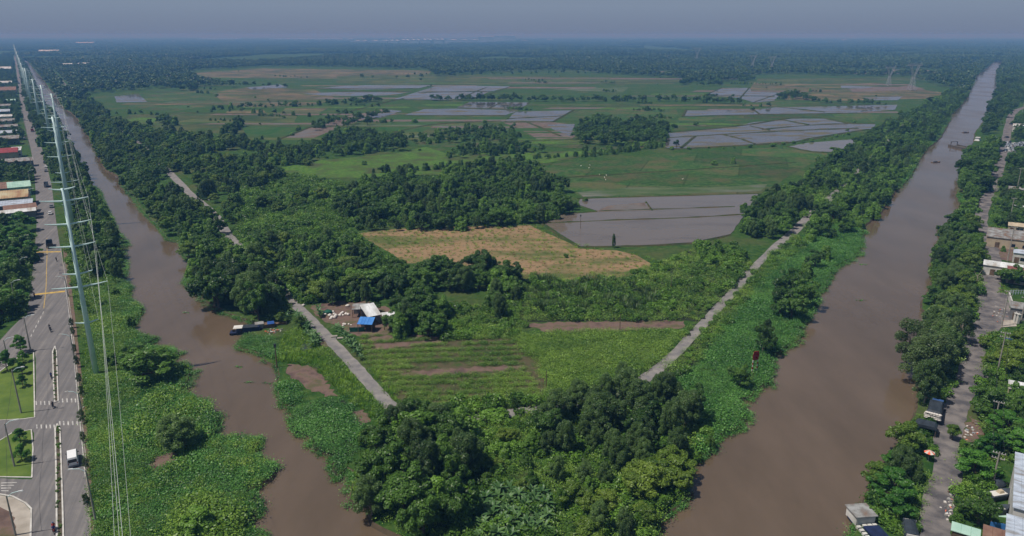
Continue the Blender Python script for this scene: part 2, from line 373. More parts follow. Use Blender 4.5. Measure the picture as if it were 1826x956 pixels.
LC_RIGHT = [(830,1010),(716,956),(686,941),(665,931),(660,910),(669,904),(625,890),(639,844),(619,832),(602,847),(595,837),(599,810),(562,800),(558,780),(525,770),(518,736),(528,723),(505,721),(498,703),(495,654),(471,640),(471,631),(425,618),(430,603),(462,585),(450,572),(410,558),(372,538),(352,522),(333,502),(344,467),(328,454),(325,430),(300,426),(276,395),(251,370),(245,355),(220,330),(207,311),(188,302),(176,277),(157,242),(140,213),(129,202),(117,194),(107,184),(100,169),(89,159),(77,142),(65,129),(52,113),(42,102),(33,84)]
canal_px = LC_LEFT + RC_RIGHT + RC_LEFT + LC_RIGHT
CANAL = rough_edge(GP(canal_px), 2.2, .55, 11)
def near_canal(x, y): return in_poly(x, y, CANAL)

def build_ground():
    n = len(CANAL); B = 42000.0
    V = [Vector(p) for p in CANAL] + [Vector(p) for p in ((-B, -600), (B, -600), (B, B), (-B, B))]
    # a loose net of inner points keeps triangles well shaped near the camera
    E = [(i, (i + 1) % n) for i in range(n)]
    r = delaunay_2d_cdt(V, E, [], 0, 1e-5)
    P = np.array([(v.x, v.y) for v in r[0]]); T = np.array([tuple(f) for f in r[2]])
    c = P[T].mean(axis=1); keep = ~in_poly_np(c[:, 0], c[:, 1], CANAL)
    T = T[keep]
    g = [(x, y, 0.) for x, y in P]; f = [tuple(t) for t in T]
    me = bpy.data.meshes.new('ground'); me.from_pydata(g, [], f); me.materials.append(M['ground']); me.update()
    tag(link('ground', me), 'green weedy flat land on all sides of the two canals', 'ground', kind='structure')
    # earth banks sloping under the water
    area = sum(CANAL[i][0] * CANAL[(i + 1) % n][1] - CANAL[(i + 1) % n][0] * CANAL[i][1] for i in range(n))
    sg = 1 if area > 0 else -1
    b = MB(); V = []
    for i in range(n):
        a, q = CANAL[i - 1], CANAL[(i + 1) % n]; d = max(math.dist(a, q), 1e-6)
        nx, ny = -(q[1] - a[1]) / d * sg, (q[0] - a[0]) / d * sg
        V.append((CANAL[i][0], CANAL[i][1], 0.)); V.append((CANAL[i][0] + nx * 1.6, CANAL[i][1] + ny * 1.6, -2.2))
    b.add(V, [(2 * i, 2 * ((i + 1) % n), 2 * ((i + 1) % n) + 1, 2 * i + 1) for i in range(n)])
    tag(b.build('canal_bank', 'bank'), 'muddy earth bank sloping into both canals', 'bank', kind='structure')
    fill('canal_water', GP(canal_px), -.8, 'canal', label='brown muddy water of the two canals', cat='water')
build_ground()

FIELDS = [
 ('straw',[(640,416),(700,409),(800,404),(945,402),(985,420),(1032,443),(1100,447),(1135,455),(1160,470),(1155,485),(1090,497),(1000,500),(935,497),(880,480),(790,470),(722,470),(695,450),(660,432)],'straw coloured dry field behind the thicket'),
 ('green',[(905,300),(960,290),(1100,285),(1200,273),(1300,268),(1400,262),(1490,268),(1450,290),(1400,318),(1380,335),(1356,345),(1200,349),(1035,353),(1005,330),(960,315)],'wide green grass field with egrets'),
 ('lime',[(500,300),(560,287),(700,275),(760,262),(800,275),(1100,268),(980,290),(800,310),(640,318),(520,318)],'bright green grassy strip beyond the thicket'),
 ('olive',[(620,340),(800,327),(900,312),(950,302),(900,297),(800,308),(650,322)],'olive grass strip behind the dark thicket'),
 ('green',[(1200,233),(1210,210),(1354,206),(1528,203),(1570,200),(1560,218),(1470,211),(1400,210),(1310,222)],'green strip between two flooded fields'),
 ('green',[(1228,195),(1240,184),(1400,182),(1600,183),(1590,187),(1400,190)],'thin green strip beyond the long flooded field'),
 ('dry',[(1340,155),(1345,147),(1450,150),(1570,148),(1640,160),(1690,166),(1650,176),(1500,180),(1400,178),(1395,165),(1335,160)],'tan dry field under the lattice towers'),
 ('mud',[(1508,150),(1620,150),(1650,160),(1520,164)],'brown mud field beneath the lattice towers'),
 ('mud',[(1510,125),(1650,124),(1680,131),(1520,132)],'brown bare strip before the far forest'),
 ('olive',[(1350,140),(1660,138),(1660,143),(1350,146)],'olive strip before the lattice towers'),
 ('mud',[(897,219),(985,218),(1020,222),(1035,235),(1020,247),(960,250),(930,232)],'brown mudflat beside the tree clump'),
 ('dark',[(670,232),(700,212),(800,208),(752,236)],'deep green rice field'),
 ('dark',[(838,216),(850,207),(896,207),(890,214)],'small deep green seedling bed'),
 ('olive',[(690,240),(770,223),(830,217),(893,216),(890,227),(800,242)],'olive stubble field'),
 ('green',[(940,206),(1040,185),(1205,185),(1210,206),(1195,216),(1000,216)],'green field behind the round tree clump'),
 ('wet',[(985,160),(1050,156),(1120,158),(1110,165)],'pale waterlogged grass field'),
 ('dry',[(340,130),(470,122),(600,124),(770,126),(765,132),(600,140),(480,140),(360,138)],'pale dry field before the far forest'),
 ('olive',[(600,136),(760,133),(1240,140),(1200,150),(1000,151),(700,151),(600,149)],'broad olive field below the far forest'),
 ('green',[(230,190),(265,165),(330,158),(430,160),(400,185),(300,200)],'green field beside the small pond'),
 ('dry',[(400,186),(380,165),(450,155),(560,160),(600,175),(560,188),(440,191)],'brown ploughed field by the hedgerow'),
 ('olive',[(215,215),(230,205),(300,202),(420,203),(500,200),(530,208),(520,235),(430,240),(340,236),(250,228)],'olive rough field on the canal side'),
 ('lime',[(213,214),(240,208),(280,211),(270,222),(233,222)],'yellow green plot by the canal trees'),
 ('mud',[(500,248),(560,225),(620,208),(680,195),(712,200),(640,216),(560,246)],'long bare brown plot'),
 ('dark',[(430,226),(510,223),(560,220),(520,242),(440,244)],'deep green plot beside the bare brown plot'),
 ('dry',[(400,206),(405,198),(470,196),(480,206)],'small tan plot near the hedgerow'),
 ('dry',[(500,201),(510,192),(590,190),(570,201)],'small brown plot below the hedgerow'),
 ('green',[(700,255),(800,243),(890,240),(930,250),(1030,256),(1180,262),(1100,268),(980,262),(760,262)],'green strip in front of the mudflat'),
 ('wet',[(1030,343),(1120,335),(1250,334),(1368,329),(1356,341),(1200,346),(1040,351)],'waterlogged strip along the pond'),
]
for i, (k, pts, lab) in enumerate(FIELDS):
    fill('field', rough_edge(GP(pts), 6, .5 if pts[0][1] > 250 else 1.2, 50 + i), .03 + .012 * (i % 3) + (.05 if k in ('mud', 'lime', 'wet', 'dark') else 0), FM[k], label=lab, cat='field')
sr = random.Random(23)
for k in range(95):
    v = 126 + 140 * sr.random() ** 1.15; u = sr.uniform(230, 1560)
    if v > 225 and (u < 560 or u > 1180): continue
    if v > 150 and u < 330: continue
    w = sr.uniform(35, 130) * (.6 + v / 300); hh = sr.uniform(.9, 2.6) * (v / 160) ** 1.4; sk = sr.uniform(-12, 25)
    kind = sr.choice(['olive', 'dark', 'lime', 'mud', 'wet', 'dry', 'olive', 'green', 'mud', 'wet'])
    o_ = fill('field_strip', rough_edge(GP([(u - w, v), (u - w + sk, v - hh), (u + w + sk, v - hh - sr.uniform(-.6, .6)), (u + w, v + sr.uniform(-.6, .6))]), 8, 1.0, 300 + k), .105 + .004 * (k % 10), FM[kind], label={'olive': 'thin olive', 'dark': 'thin deep green', 'lime': 'thin bright green', 'mud': 'thin bare brown', 'wet': 'thin waterlogged', 'dry': 'thin tan', 'green': 'thin green'}[kind] + ' field strip among the far fields', cat='field'); o_['group'] = o_['label'] + 's'
PADDIES = [
 ([(950,386),(1034,440),(1140,438),(1235,433),(1303,418),(1330,380),(1352,346),(1200,350),(1035,355),(1030,365),(1066,377)],'large muddy pond divided by low earth bunds'),
 ([(1185,264),(1192,238),(1310,226),(1345,218),(1414,212),(1468,212),(1511,221),(1560,222),(1562,230),(1521,234),(1441,247),(1414,253),(1334,258),(1217,265)],'widest flooded paddy with many bunds'),
 ([(1405,262),(1440,255),(1521,249),(1526,262),(1488,272),(1448,270)],'still pond at the corner of the green field'),
 ([(1220,207),(1225,197),(1344,196),(1387,191),(1474,190),(1600,187),(1595,196),(1528,201),(1354,204)],'long flooded paddy behind the green strip'),
 ([(1260,170),(1287,157),(1336,157),(1340,164),(1392,165),(1381,180),(1344,183),(1317,175)],'flooded paddy near the dry field'),
 ([(1540,174),(1610,172),(1600,179),(1540,179)],'shallow pool under the lattice towers'),
 ([(1500,153),(1560,155),(1540,158),(1500,157)],'thin pool beyond the lattice towers'),
 ([(815,192),(838,182),(945,183),(925,195)],'dark still paddy under the hedgerow'),
 ([(720,206),(755,195),(815,194),(925,197),(900,206)],'flooded paddy beside the deep green rice'),
 ([(900,217),(920,199),(1022,197),(985,217)],'bright flooded paddy before the mudflat'),
 ([(975,223),(1025,221),(1016,243),(990,233)],'shallow water on the mudflat'),
 ([(640,212),(690,196),(718,198),(680,210)],'thin pool on the bare brown plot'),
 ([(703,177),(780,153),(912,154),(870,165),(850,174),(800,178)],'wide far paddy beyond the hedgerow'),
 ([(555,158),(640,152),(770,152),(745,158),(640,160)],'thin far paddy strip'),
 ([(540,167),(640,163),(735,164),(700,170),(600,172)],'second thin far paddy strip'),
 ([(204,172),(246,168),(263,182),(208,183)],'small grey pond by the canal trees'),
 ([(440,156),(500,151),(512,156),(450,160)],'small pool by the ploughed field'),
]
for i, (pts, lab) in enumerate(PADDIES):
    fill('paddy_water', rough_edge(GP(pts), 5, .35 if pts[0][1] > 300 else .9, 90 + i), .18, 'pond' if i in (0, 2) else 'paddy', label=lab, cat='paddy')
fill('mud_shoal', rough_edge(GP([(1062,379),(1085,368),(1150,362),(1162,376)]), 4, .8, 5), .22, FM['mud'], label='brown mud shoal in the large pond', cat='mud')
def bund(px, w=1.2, h=.45, name='earth_bund'):
    P = smooth_line(GP(px), 5); L, Rr = strip_pts(P, w); n = len(P); rr = random.Random(len(px) + int(px[0][0]))
    V = []
    for i in range(n):
        k = h * rr.uniform(.6, 1.3)
        V += [(L[i][0], L[i][1], 0), (P[i][0] + rr.uniform(-.2, .2), P[i][1], k), (Rr[i][0], Rr[i][1], 0)]
    b = MB(); b.add(V, [(3 * i + j, 3 * i + 3 + j, 3 * i + 4 + j, 3 * i + 1 + j) for i in range(n - 1) for j in (0, 1)])
    tag(b.build(name, 'bund'), 'low earth bund between fields', 'bund', 'earth bunds between the fields', 'structure')
for px in [
 [(948,385),(968,400),(1000,422),(1034,441)],[(1034,441),(1140,439),(1235,434),(1303,419)],[(1030,355),(1200,350),(1352,346)],[(1066,378),(950,386)],[(968,399),(1100,393),(1220,389),(1325,383)],[(1068,377),(1165,374),(1310,369)],[(1152,361),(1163,376)],
 [(1185,265),(1217,266),(1334,259),(1414,254),(1521,235),(1562,230)],[(1192,237),(1310,226),(1414,211),(1470,211),(1511,220),(1560,221)],[(1190,246),(1290,240),(1400,234),(1530,229)],[(1288,240),(1320,248),(1346,257)],[(1338,225),(1372,233)],[(1395,214),(1442,223)],[(1360,231),(1440,224),(1511,221)],[(1240,243),(1215,264)],
 [(1218,208),(1354,205),(1528,202)],[(1224,196),(1218,208)],[(1344,196),(1356,205)],[(1387,191),(1470,200)],[(1260,170),(1381,172)],[(1287,157),(1258,170)],[(1336,157),(1320,175)],[(1344,183),(1392,166)],
 [(815,193),(925,196)],[(870,195),(890,185),(900,183)],[(720,206),(900,207)],[(900,218),(985,218)],[(1022,197),(985,218)],[(905,212),(1003,207)],[(940,218),(1000,243)],
 [(703,178),(800,179),(850,175),(912,154)],[(745,165),(880,163)],[(820,178),(845,165),(868,156)],[(600,164),(735,164)],[(555,158),(745,158)],
 [(600,205),(700,180),(720,176)],[(500,248),(560,225),(620,207)],[(690,240),(770,223),(893,216)],[(300,202),(420,203),(530,207)],[(1405,262),(1448,271),(1488,273)],
 [(860,330),(1000,318),(1200,305),(1420,290)]]:
    bund(px, 1.8 if px[0][1] > 300 else 4.0, .5 if px[0][1] > 300 else .8)

# ---- roads
ROAD_R = [(168,990),(160,956),(150,810),(138,690),(128,590),(118,510),(112,470),(107,440),(101,400),(97,370),(92,330),(84,297),(74,262),(62,230),(51,203),(46,185),(42,165),(38,145),(34,125),(30,108),(27,93)]
ROAD_L = [(50,990),(55,956),(57,860),(61,770),(64,700),(64,640),(48,562),(56,500),(61,455),(65,410),(65,380),(63,335),(60,295),(54,262),(45,228),(39,203),(36,185),(34,165),(31,145),(29,125),(26,108),(24.5,93)]
ROADPOLY = GP(ROAD_L + ROAD_R[::-1])
fill('road', ROADPOLY, .05, 'asphalt', label='grey two way road beside the canal', cat='road')
SIDE = [[(64,640),(48,562),(40,566),(20,585),(0,607),(-60,650),(-60,700),(0,662),(40,630),(62,627)],
        [(62,700),(62,737),(53,746),(0,750),(-60,757),(-60,800),(0,784),(23,771),(57,765),(62,775)],
        [(58,840),(57,855),(40,855),(0,853),(-60,852),(-60,880),(0,880),(23,884),(46,896),(57,905)]]
for s, lab in zip(SIDE, ('branch road turning off at the median tip', 'side road between the two lawns', 'side road beside the paved plaza')):
    fill('side_road', GP(s), .046, 'asphalt', label=lab, cat='road')
LAWNS = [([(-60,700),(0,663),(40,632),(60,629),(62,745),(40,748),(0,750),(-60,756)],'larger mown lawn beside the road'), ([(-60,802),(0,786),(23,772),(56,767),(59,800),(57,852),(0,851),(-60,850)],'mown lawn between two side roads')]
def ring_kerb(px, w, h, lab, mat_='kerb', name='kerb'):
    P = GP(px); b = MB()
    for i in range(len(P) - 1):
        a, q = P[i], P[i + 1]; L = math.dist(a, q)
        b.box((a[0] + q[0]) / 2, (a[1] + q[1]) / 2, 0, L + w * .6, w, h + .003 * (i % 3), math.atan2(q[1] - a[1], q[0] - a[0]))
    tag(b.build(name, mat_), lab, 'kerb', None, 'structure')
for P, lab in LAWNS:
    fill('lawn', GP(P), .1, 'lawn', label=lab, cat='lawn')
    ring_kerb([p for p in P] + [P[0]], .25, .16, 'pale kerb round the ' + lab.split(' beside')[0].split(' between')[0])
fill('plaza_paving', GP([(-80,884),(0,884),(23,888),(44,899),(54,910),(52,990),(-80,990)]), .1, 'paving', label='pale paved plaza at the road corner', cat='paving')
fill('plaza_soil', rough_edge(GP([(-80,905),(0,905),(22,915),(30,940),(24,990),(-80,990)]), 1, .3, 8), .11, 'dirt', label='bare brown soil on the plaza', cat='soil')
ring_kerb([(-80,882),(0,882),(23,886),(46,898),(56,908),(54,990)], .3, .17, 'pale kerb round the plaza corner')
fill('verge', GP([(150,810),(160,956),(172,956),(160,810),(148,690),(137,590),(126,500),(118,440),(112,440),(118,510),(128,590),(138,690)]), .04, 'dirt', label='dusty verge along the road', cat='verge')
fill('gravel_patch', rough_edge(GP([(107,470),(117,468),(121,490),(118,502),(110,500),(106,485)]), 2, .4, 4), .06, 'old_asphalt', label='dark gravel patch on the verge', cat='gravel')
# median islands: soil bed between two white kerbs
for c, lab in (([(98,618),(94,628),(95,660),(96,690),(98,718),(104,716),(103,690),(102,660),(101,628)], 'short median island before the crosswalk'),
               ([(102,757),(98.5,766),(100,830),(101,890),(102,990),(114,990),(111.5,890),(109.5,830),(107,766)], 'long median island beside the white van')):
    fill('median_soil', GP(c), .14, 'soil', label='dark planted soil of the ' + lab, cat='soil')
    ring_kerb(c + [c[0]], .28, .22, 'white kerb of the ' + lab)
def paint(name, quads, mat_, lab, z=.056):
    b = MB()
    for q in quads:
        P = GP(q); b.add([(x, y, z) for x, y in P], [(0, 1, 2, 3)])
    o = b.build(name, mat_); tag(o, lab, 'road marking', None, 'structure')
bars = lambda us, v, h, w: [[(u - w, v + h), (u + w, v + h), (u + w - .6, v - h), (u - w - .6, v - h)] for u in us]
paint('road_marking', bars([65,73,80,88,94], 719, 3.4, 1.1) + bars([105,112,120,128,135], 714.5, 3.4, 1.1), 'white_paint', 'white crosswalk bars above the median gap')
paint('road_marking', bars([66,74,83,90,97], 761, 3.4, 1.1) + bars([107,114,122,130,138], 755, 3.6, 1.3), 'white_paint', 'white crosswalk bars below the median gap')
cl = [(78,550),(81,525),(82.5,505),(83,480),(84,450),(83.5,425)]
strip('road_marking', smooth_line(GP(cl), 4), .2, .057, 'yellow_paint', label='yellow centre line of the road', cat='road marking')
paint('road_marking', [[(60,527),(116,521),(116,518.5),(60,524.5)], [(62,451),(108,450),(108,448.2),(62,449.2)]], 'yellow_paint', 'yellow speed bars across the road', .061)
paint('road_marking', [[(77 - i * 4.2, 556 + i * 8), (78.2 - i * 4.2, 556 + i * 8), (76.6 - i * 4.2, 561 + i * 8), (75.4 - i * 4.2, 561 + i * 8)] for i in range(6)], 'white_paint', 'dashed white turning line at the junction')
paint('road_marking', [[(2, 861 + i * 4.6), (30 - i * 5, 860 + i * 5), (30 - i * 5, 861.4 + i * 5), (2, 862.4 + i * 4.6)] for i in range(4)], 'white_paint', 'white hatched bars on the side road')
strip('road_edge_line', smooth_line(GP([(152,850),(139.5,720),(128.8,610),(118.5,525),(112,478)]), 4), .16, .058, 'white_paint', label='thin pale edge line along the road', cat='road marking')
ring_kerb([(170,990),(162,956),(152,810),(140,690),(130,590),(120,512),(112,468),(108,440)], .3, .14, 'grey kerb along the canal side of the road', 'concrete')

LT = smooth_line(GP([(699,727),(671,697),(638,660),(601,619),(575,592),(560,577),(537,554),(518,534),(470,480),(412,426),(380,381),(336,343),(315,321),(255,262),(180,205),(127,162),(95,129),(70,108)]))
RT = smooth_line(GP([(699,727),(740,748),(790,752),(840,747),(900,738),(950,731),(1040,716),(1120,694),(1165,664),(1201,634),(1251,581),(1302,527),(1325,500),(1368,454),(1412,417),(1449,380),(1499,337),(1535,301),(1558,281),(1602,234),(1622,217),(1690,170)]))
strip('gravel_track', LT, [3.6 if i < 45 else 4.4 for i in range(len(LT))], .07, 'track', label='grey gravel track along the left canal past the sheds', cat='track', jit=.22)
strip('gravel_track', RT, [3.4 if i < 80 else 4.5 for i in range(len(RT))], .074, 'track', label='pale gravel track along the right canal', cat='track', jit=.25)
RR_PX = [(1672,990),(1668,950),(1668,915),(1680,870),(1692,832),(1686,797),(1695,760),(1705,728),(1718,694),(1732,650),(1742,600),(1758,545),(1768,490),(1766,450),(1756,430),(1747,400),(1752,369),(1771,339),(1778,311),(1793,250),(1799,223),(1806,203),(1830,191),(1900,180)]
RR = smooth_line(GP(RR_PX))
strip('village_lane', RR, [5.2 if i < 60 else 6.5 for i in range(len(RR))], .06, 'old_asphalt', label='dusty grey lane along the right canal bank', cat='lane', jit=.3)
fill('lane_yard', rough_edge(GP([(1722,700),(1735,610),(1752,560),(1756,520),(1790,522),(1797,530),(1806,572),(1785,586),(1765,600),(1748,640),(1768,655),(1782,662),(1770,672),(1740,676)]), 2, .5, 21), .052, 'old_asphalt', label='dusty grey yard beside the lane', cat='yard')
fill('lane_yard', rough_edge(GP([(1758,452),(1768,436),(1800,440),(1826,445),(1826,470),(1800,466),(1770,460)]), 2, .5, 22), .052, 'dirt', label='bare yard before the grey roofed house', cat='yard')
fill('garden_ground', rough_edge(GP([(640,600),(800,596),(930,598),(960,640),(975,690),(960,728),(850,735),(740,735),(690,690),(655,640)]), 2, .6, 41), .03, 'garden', label='worked ground darkened with painted shade between the garden rows', cat='garden soil')
SOILS = [([(555,545),(600,538),(640,535),(690,548),(716,570),(720,590),(660,600),(625,597),(600,582),(578,573),(562,560)],'brown bare yard around the sheds'),
 ([(932,578),(1000,574),(1221,572),(1218,584),(1150,589),(1080,592),(985,597)],'long bare soil strip in the garden'),
 ([(715,665),(800,657),(935,650),(940,657),(790,669),(720,673)],'bare soil strip between garden rows'),
 ([(655,601),(740,597),(800,592),(812,598),(740,606),(660,610)],'bare soil below the sheds'),
 ([(663,615),(730,609),(800,604),(770,614),(668,623)],'pale soil between two vine rows'),
 ([(511,650),(560,655),(606,708),(580,708),(545,690),(515,668)],'bare brown patch on the canal bank'),
 ([(570,608),(590,603),(600,616),(575,620)],'small orange soil patch by the track'),
 ([(265,830),(285,812),(310,806),(322,820),(300,838),(275,842)],'orange dry patch among the hyacinths'),
 ([(628,735),(650,730),(662,752),(640,760)],'pale dry patch beside the hyacinth bank'),
 ([(1755,700),(1775,690),(1780,712),(1762,716)],'bare soil beside the lane'),
 ([(1712,770),(1735,742),(1752,770),(1740,790),(1715,792)],'rubbish strewn soil beside the lane')]
for i, (P, lab) in enumerate(SOILS):
    fill('bare_soil', rough_edge(GP(P), 1.1, .85, 30 + i), .05, 'dirt', label=lab, cat='soil')
fill('dark_sheet_patch', rough_edge(GP([(534,622),(540,614),(555,612),(556,622),(542,627)]), 1, .1, 3), .16, 'black_tarp', label='dark plastic sheet lying on the bank', cat='sheet')
# ================================================================ vegetation
rng = np.random.default_rng(5)
def unit(v): return v / np.maximum(np.linalg.norm(v, axis=1, keepdims=True), 1e-9)
def leaf_arrays(C, Nn, size, aspect, rng, droop=0.):
    n = len(C); t = unit(np.cross(Nn, rng.normal(size=(n, 3)))); t[:, 2] -= droop; t = unit(t); b = np.cross(Nn, t)
    s = size * rng.uniform(.65, 1.3, (n, 1))
    V = np.stack([C - t * s * .5, C + b * s * aspect * .5 + t * s * .05, C + t * s * .5, C - b * s * aspect * .5 + t * s * .05], 1)
    return V
def mesh_quads(name, V, material, tint):
    """V: n x 4 x 3 leaves."""
    n = len(V); me = bpy.data.meshes.new(name)
    me.vertices.add(4 * n); me.vertices.foreach_set('co', V.astype(np.float32).ravel())
    me.loops.add(4 * n); me.loops.foreach_set('vertex_index', np.arange(4 * n, dtype=np.int32))
    me.polygons.add(n); me.polygons.foreach_set('loop_start', np.arange(0, 4 * n, 4, dtype=np.int32))
    a = me.attributes.new('tint', 'FLOAT', 'FACE'); a.data.foreach_set('value', tint.astype(np.float32))
    me.materials.append(M[material]); me.update(calc_edges=True); return me
def lobes_leaves(lobes, dens, size, aspect, rng, up=.3, jit=.7, droop=0., shell=.72, low=-.55):
    Vs, Ts = [], []
    L = np.array([(*c, *r) for c, r in lobes])
    for c, r in lobes:
        c = np.array(c); r = np.array(r); n = int(dens * (r[0] * r[1] + r[0] * r[2] + r[1] * r[2]) * 4.2)
        d = unit(rng.normal(size=(n, 3))); d = d[d[:, 2] > low]; n = len(d)
        p = c + d * r * rng.uniform(shell, 1.08, (n, 1))
        keep = np.ones(n, bool)
        for q in L:
            k = (((p - q[:3]) / q[3:]) ** 2).sum(1)
            keep &= ~(k < .42)
        p, d = p[keep], d[keep]
        nn = unit(d / r * r.mean() + rng.normal(size=d.shape) * jit + np.array((0, 0, up)))
        Vs.append(leaf_arrays(p, nn, size, aspect, rng, droop)); Ts.append(np.clip(rng.uniform(0, 1, len(p)) * .7 + rng.uniform(0, .3), 0, 1))
    return np.concatenate(Vs), np.concatenate(Ts)
def rlobes(rr, kind):
    L = []
    lx, ly = rr.uniform(-.8, .8), rr.uniform(-.8, .8)
    if kind == 'broad':
        L.append(((lx * .4, ly * .4, 5.2), (2.5, 2.5, 2.2)))
        for k in range(38):
            a = k * 2.4 + rr.uniform(-.6, .6); z = 2.8 + 5.6 * ((k * .37) % 1) + rr.uniform(-.4, .4); q = 3.6 * math.sqrt(max(.05, 1 - ((z - 5) / 4.) ** 2)); s = rr.choice([.5, .6, .75, .9, 1.15])
            if rr.random() < .1: continue
            L.append(((lx * z / 6 + math.cos(a) * q * rr.uniform(.6, 1.25), ly * z / 6 + math.sin(a) * q * rr.uniform(.6, 1.25), z), (s, s * rr.uniform(.8, 1.2), s * rr.uniform(.7, 1.1))))
    elif kind == 'feather':
        for k in range(40):
            a = k * 2.4 + rr.uniform(-.5, .5); t = (k + .5) / 40; z = 1.8 + 8.0 * t; q = 3.2 * math.sin(math.pi * min(1, .16 + .82 * t)) ** .7
            s = rr.uniform(.45, 1.05); L.append(((lx * t + math.cos(a) * q * rr.uniform(.5, 1.05), ly * t + math.sin(a) * q * rr.uniform(.5, 1.05), z), (s, s, s * rr.uniform(1., 1.6))))
        L.append(((0, 0, 5.2), (1.7, 1.7, 3.)))
    elif kind == 'vine':
        for k in range(9):
            a = k * .7 + rr.uniform(-.3, .3); q = rr.uniform(1.4, 3.3); h = rr.uniform(3.2, 6.8)
            z = .6
            while z < h:
                s = rr.uniform(.55, 1.1) * (1.15 - .35 * z / h); L.append(((math.cos(a) * q * (1 - .25 * z / h) + rr.uniform(-.3, .3), math.sin(a) * q * (1 - .25 * z / h), z), (s, s, s * .9))); z += s * .95
        L.append(((0, 0, 3.), (2.4, 2.4, 2.6))); L.append(((rr.uniform(-1, 1), rr.uniform(-1, 1), 6.2), (1.3, 1.3, 1.4)))
    elif kind == 'yellow':
        for k in range(24):
            a = k * 2.4; q = rr.uniform(.6, 3.3); s = rr.uniform(.55, 1.1); L.append(((math.cos(a) * q * rr.uniform(.7, 1.2), math.sin(a) * q * rr.uniform(.7, 1.2), 2.2 + 3.6 * (1 - (q / 3.6) ** 2) * rr.uniform(.6, 1.1)), (s, s, s * .7)))
        L.append(((0, 0, 3.2), (2, 2, 1.6)))
    elif kind == 'airy':
        for k in range(17):
            a = k * 2.4; t = k / 16; z = 3.6 + 7.4 * t; q = rr.uniform(1.2, 3.6) * (1 - .55 * max(0, t - .5) * 2); s = rr.uniform(.8, 1.35)
            L.append(((math.cos(a) * q, math.sin(a) * q, z), (s, s, s * 1.25)))
    elif kind == 'almond':
        for k in range(32):
            a = k * 2.4 + rr.uniform(-.5, .5); z = [2.8, 4.0, 5.2, 6.2][k % 4] + rr.uniform(-.5, .5); q = [3.9, 3.2, 2.2, .9][k % 4] * rr.uniform(.5, 1.15); s = rr.uniform(.6, 1.15)
            L.append(((math.cos(a) * q, math.sin(a) * q, z), (s * 1.15, s * 1.15, s * .5)))
    elif kind == 'bush':
        for k in range(8):
            a = k * 2.4; q = rr.uniform(.4, 1.3); s = rr.uniform(.5, .9); L.append(((math.cos(a) * q, math.sin(a) * q, .5 + 1.3 * rr.random()), (s, s, s * .8)))
        L.append(((0, 0, .9), (1., 1., .8)))
    return L
#        dens size aspect jit droop shell height
KIND = {'broad': (30, .46, .6, .5, 0, .74, 9.0), 'feather': (62, .36, .36, .7, .2, .6, 10.), 'vine': (34, .44, .75, .45, 0, .78, 8.),
        'yellow': (34, .44, .55, .6, 0, .68, 6.6), 'airy': (44, .46, .34, .8, .5, .5, 12.), 'almond': (30, .5, .6, .62, 0, .7, 7.), 'bush': (56, .32, .6, .6, 0, .68, 2.5)}
PROTO_COL = bpy.data.collections.new('plant_kinds')      # used only as sources for the scattered stuff
def trunk_mb(kind, lobes, rr):
    b = MB(); H = KIND[kind][6]
    tall = kind in ('airy',)
    r0 = {'broad': .26, 'feather': .2, 'vine': .22, 'yellow': .16, 'airy': .24, 'almond': .22, 'bush': .06}[kind]
    top = H * .62; pts = [(0, 0, 0), (rr.uniform(-.15, .15), rr.uniform(-.15, .15), H * .2), (rr.uniform(-.3, .3), rr.uniform(-.3, .3), H * .42), (rr.uniform(-.4, .4), rr.uniform(-.4, .4), top)]
    b.tube(pts, [r0 * 1.25, r0, r0 * .7, r0 * .3], 7)
    for c, r in lobes[::2] if len(lobes) > 6 else lobes:
        z0 = min(max(c[2] * .5, H * .15), H * .5); k = z0 / (H * .42)
        s = (pts[2][0] * min(k, 1), pts[2][1] * min(k, 1), z0)
        m_ = tuple((a + q) / 2 + rr.uniform(-.2, .2) for a, q in zip(s, c)); b.tube([s, m_, c], [r0 * .42, r0 * .28, r0 * .1], 5)
    return b
PROTO = {}; STUFFP = {}
for kind, nvar in (('broad', 5), ('feather', 4), ('vine', 4), ('yellow', 3), ('airy', 3), ('almond', 2), ('bush', 2)):
    PROTO[kind] = []; STUFFP[kind] = []
    for v in range(nvar):
        rr = random.Random(100 * v + len(kind) * 7 + 3); lob = rlobes(rr, kind); d, sz, asp, jit, drp, sh, H = KIND[kind]
        V, T = lobes_leaves(lob, d, sz, asp, rng, jit=jit, droop=drp, shell=sh)
        cm = mesh_quads('crown_' + kind, V, 'leaf_' + (kind if kind != 'bush' else 'vine'), T)
        tm = trunk_mb(kind, lob, rr)
        tmesh = bpy.data.meshes.new('trunk_' + kind); tmesh.from_pydata(tm.v, [], tm.f); tmesh.materials.append(M['pale_bark' if kind in ('airy', 'feather') else 'bark'])
        PROTO[kind].append((cm, tmesh))
        o = bpy.data.objects.new('plant_' + kind, cm); PROTO_COL.objects.link(o); STUFFP[kind].append(o)
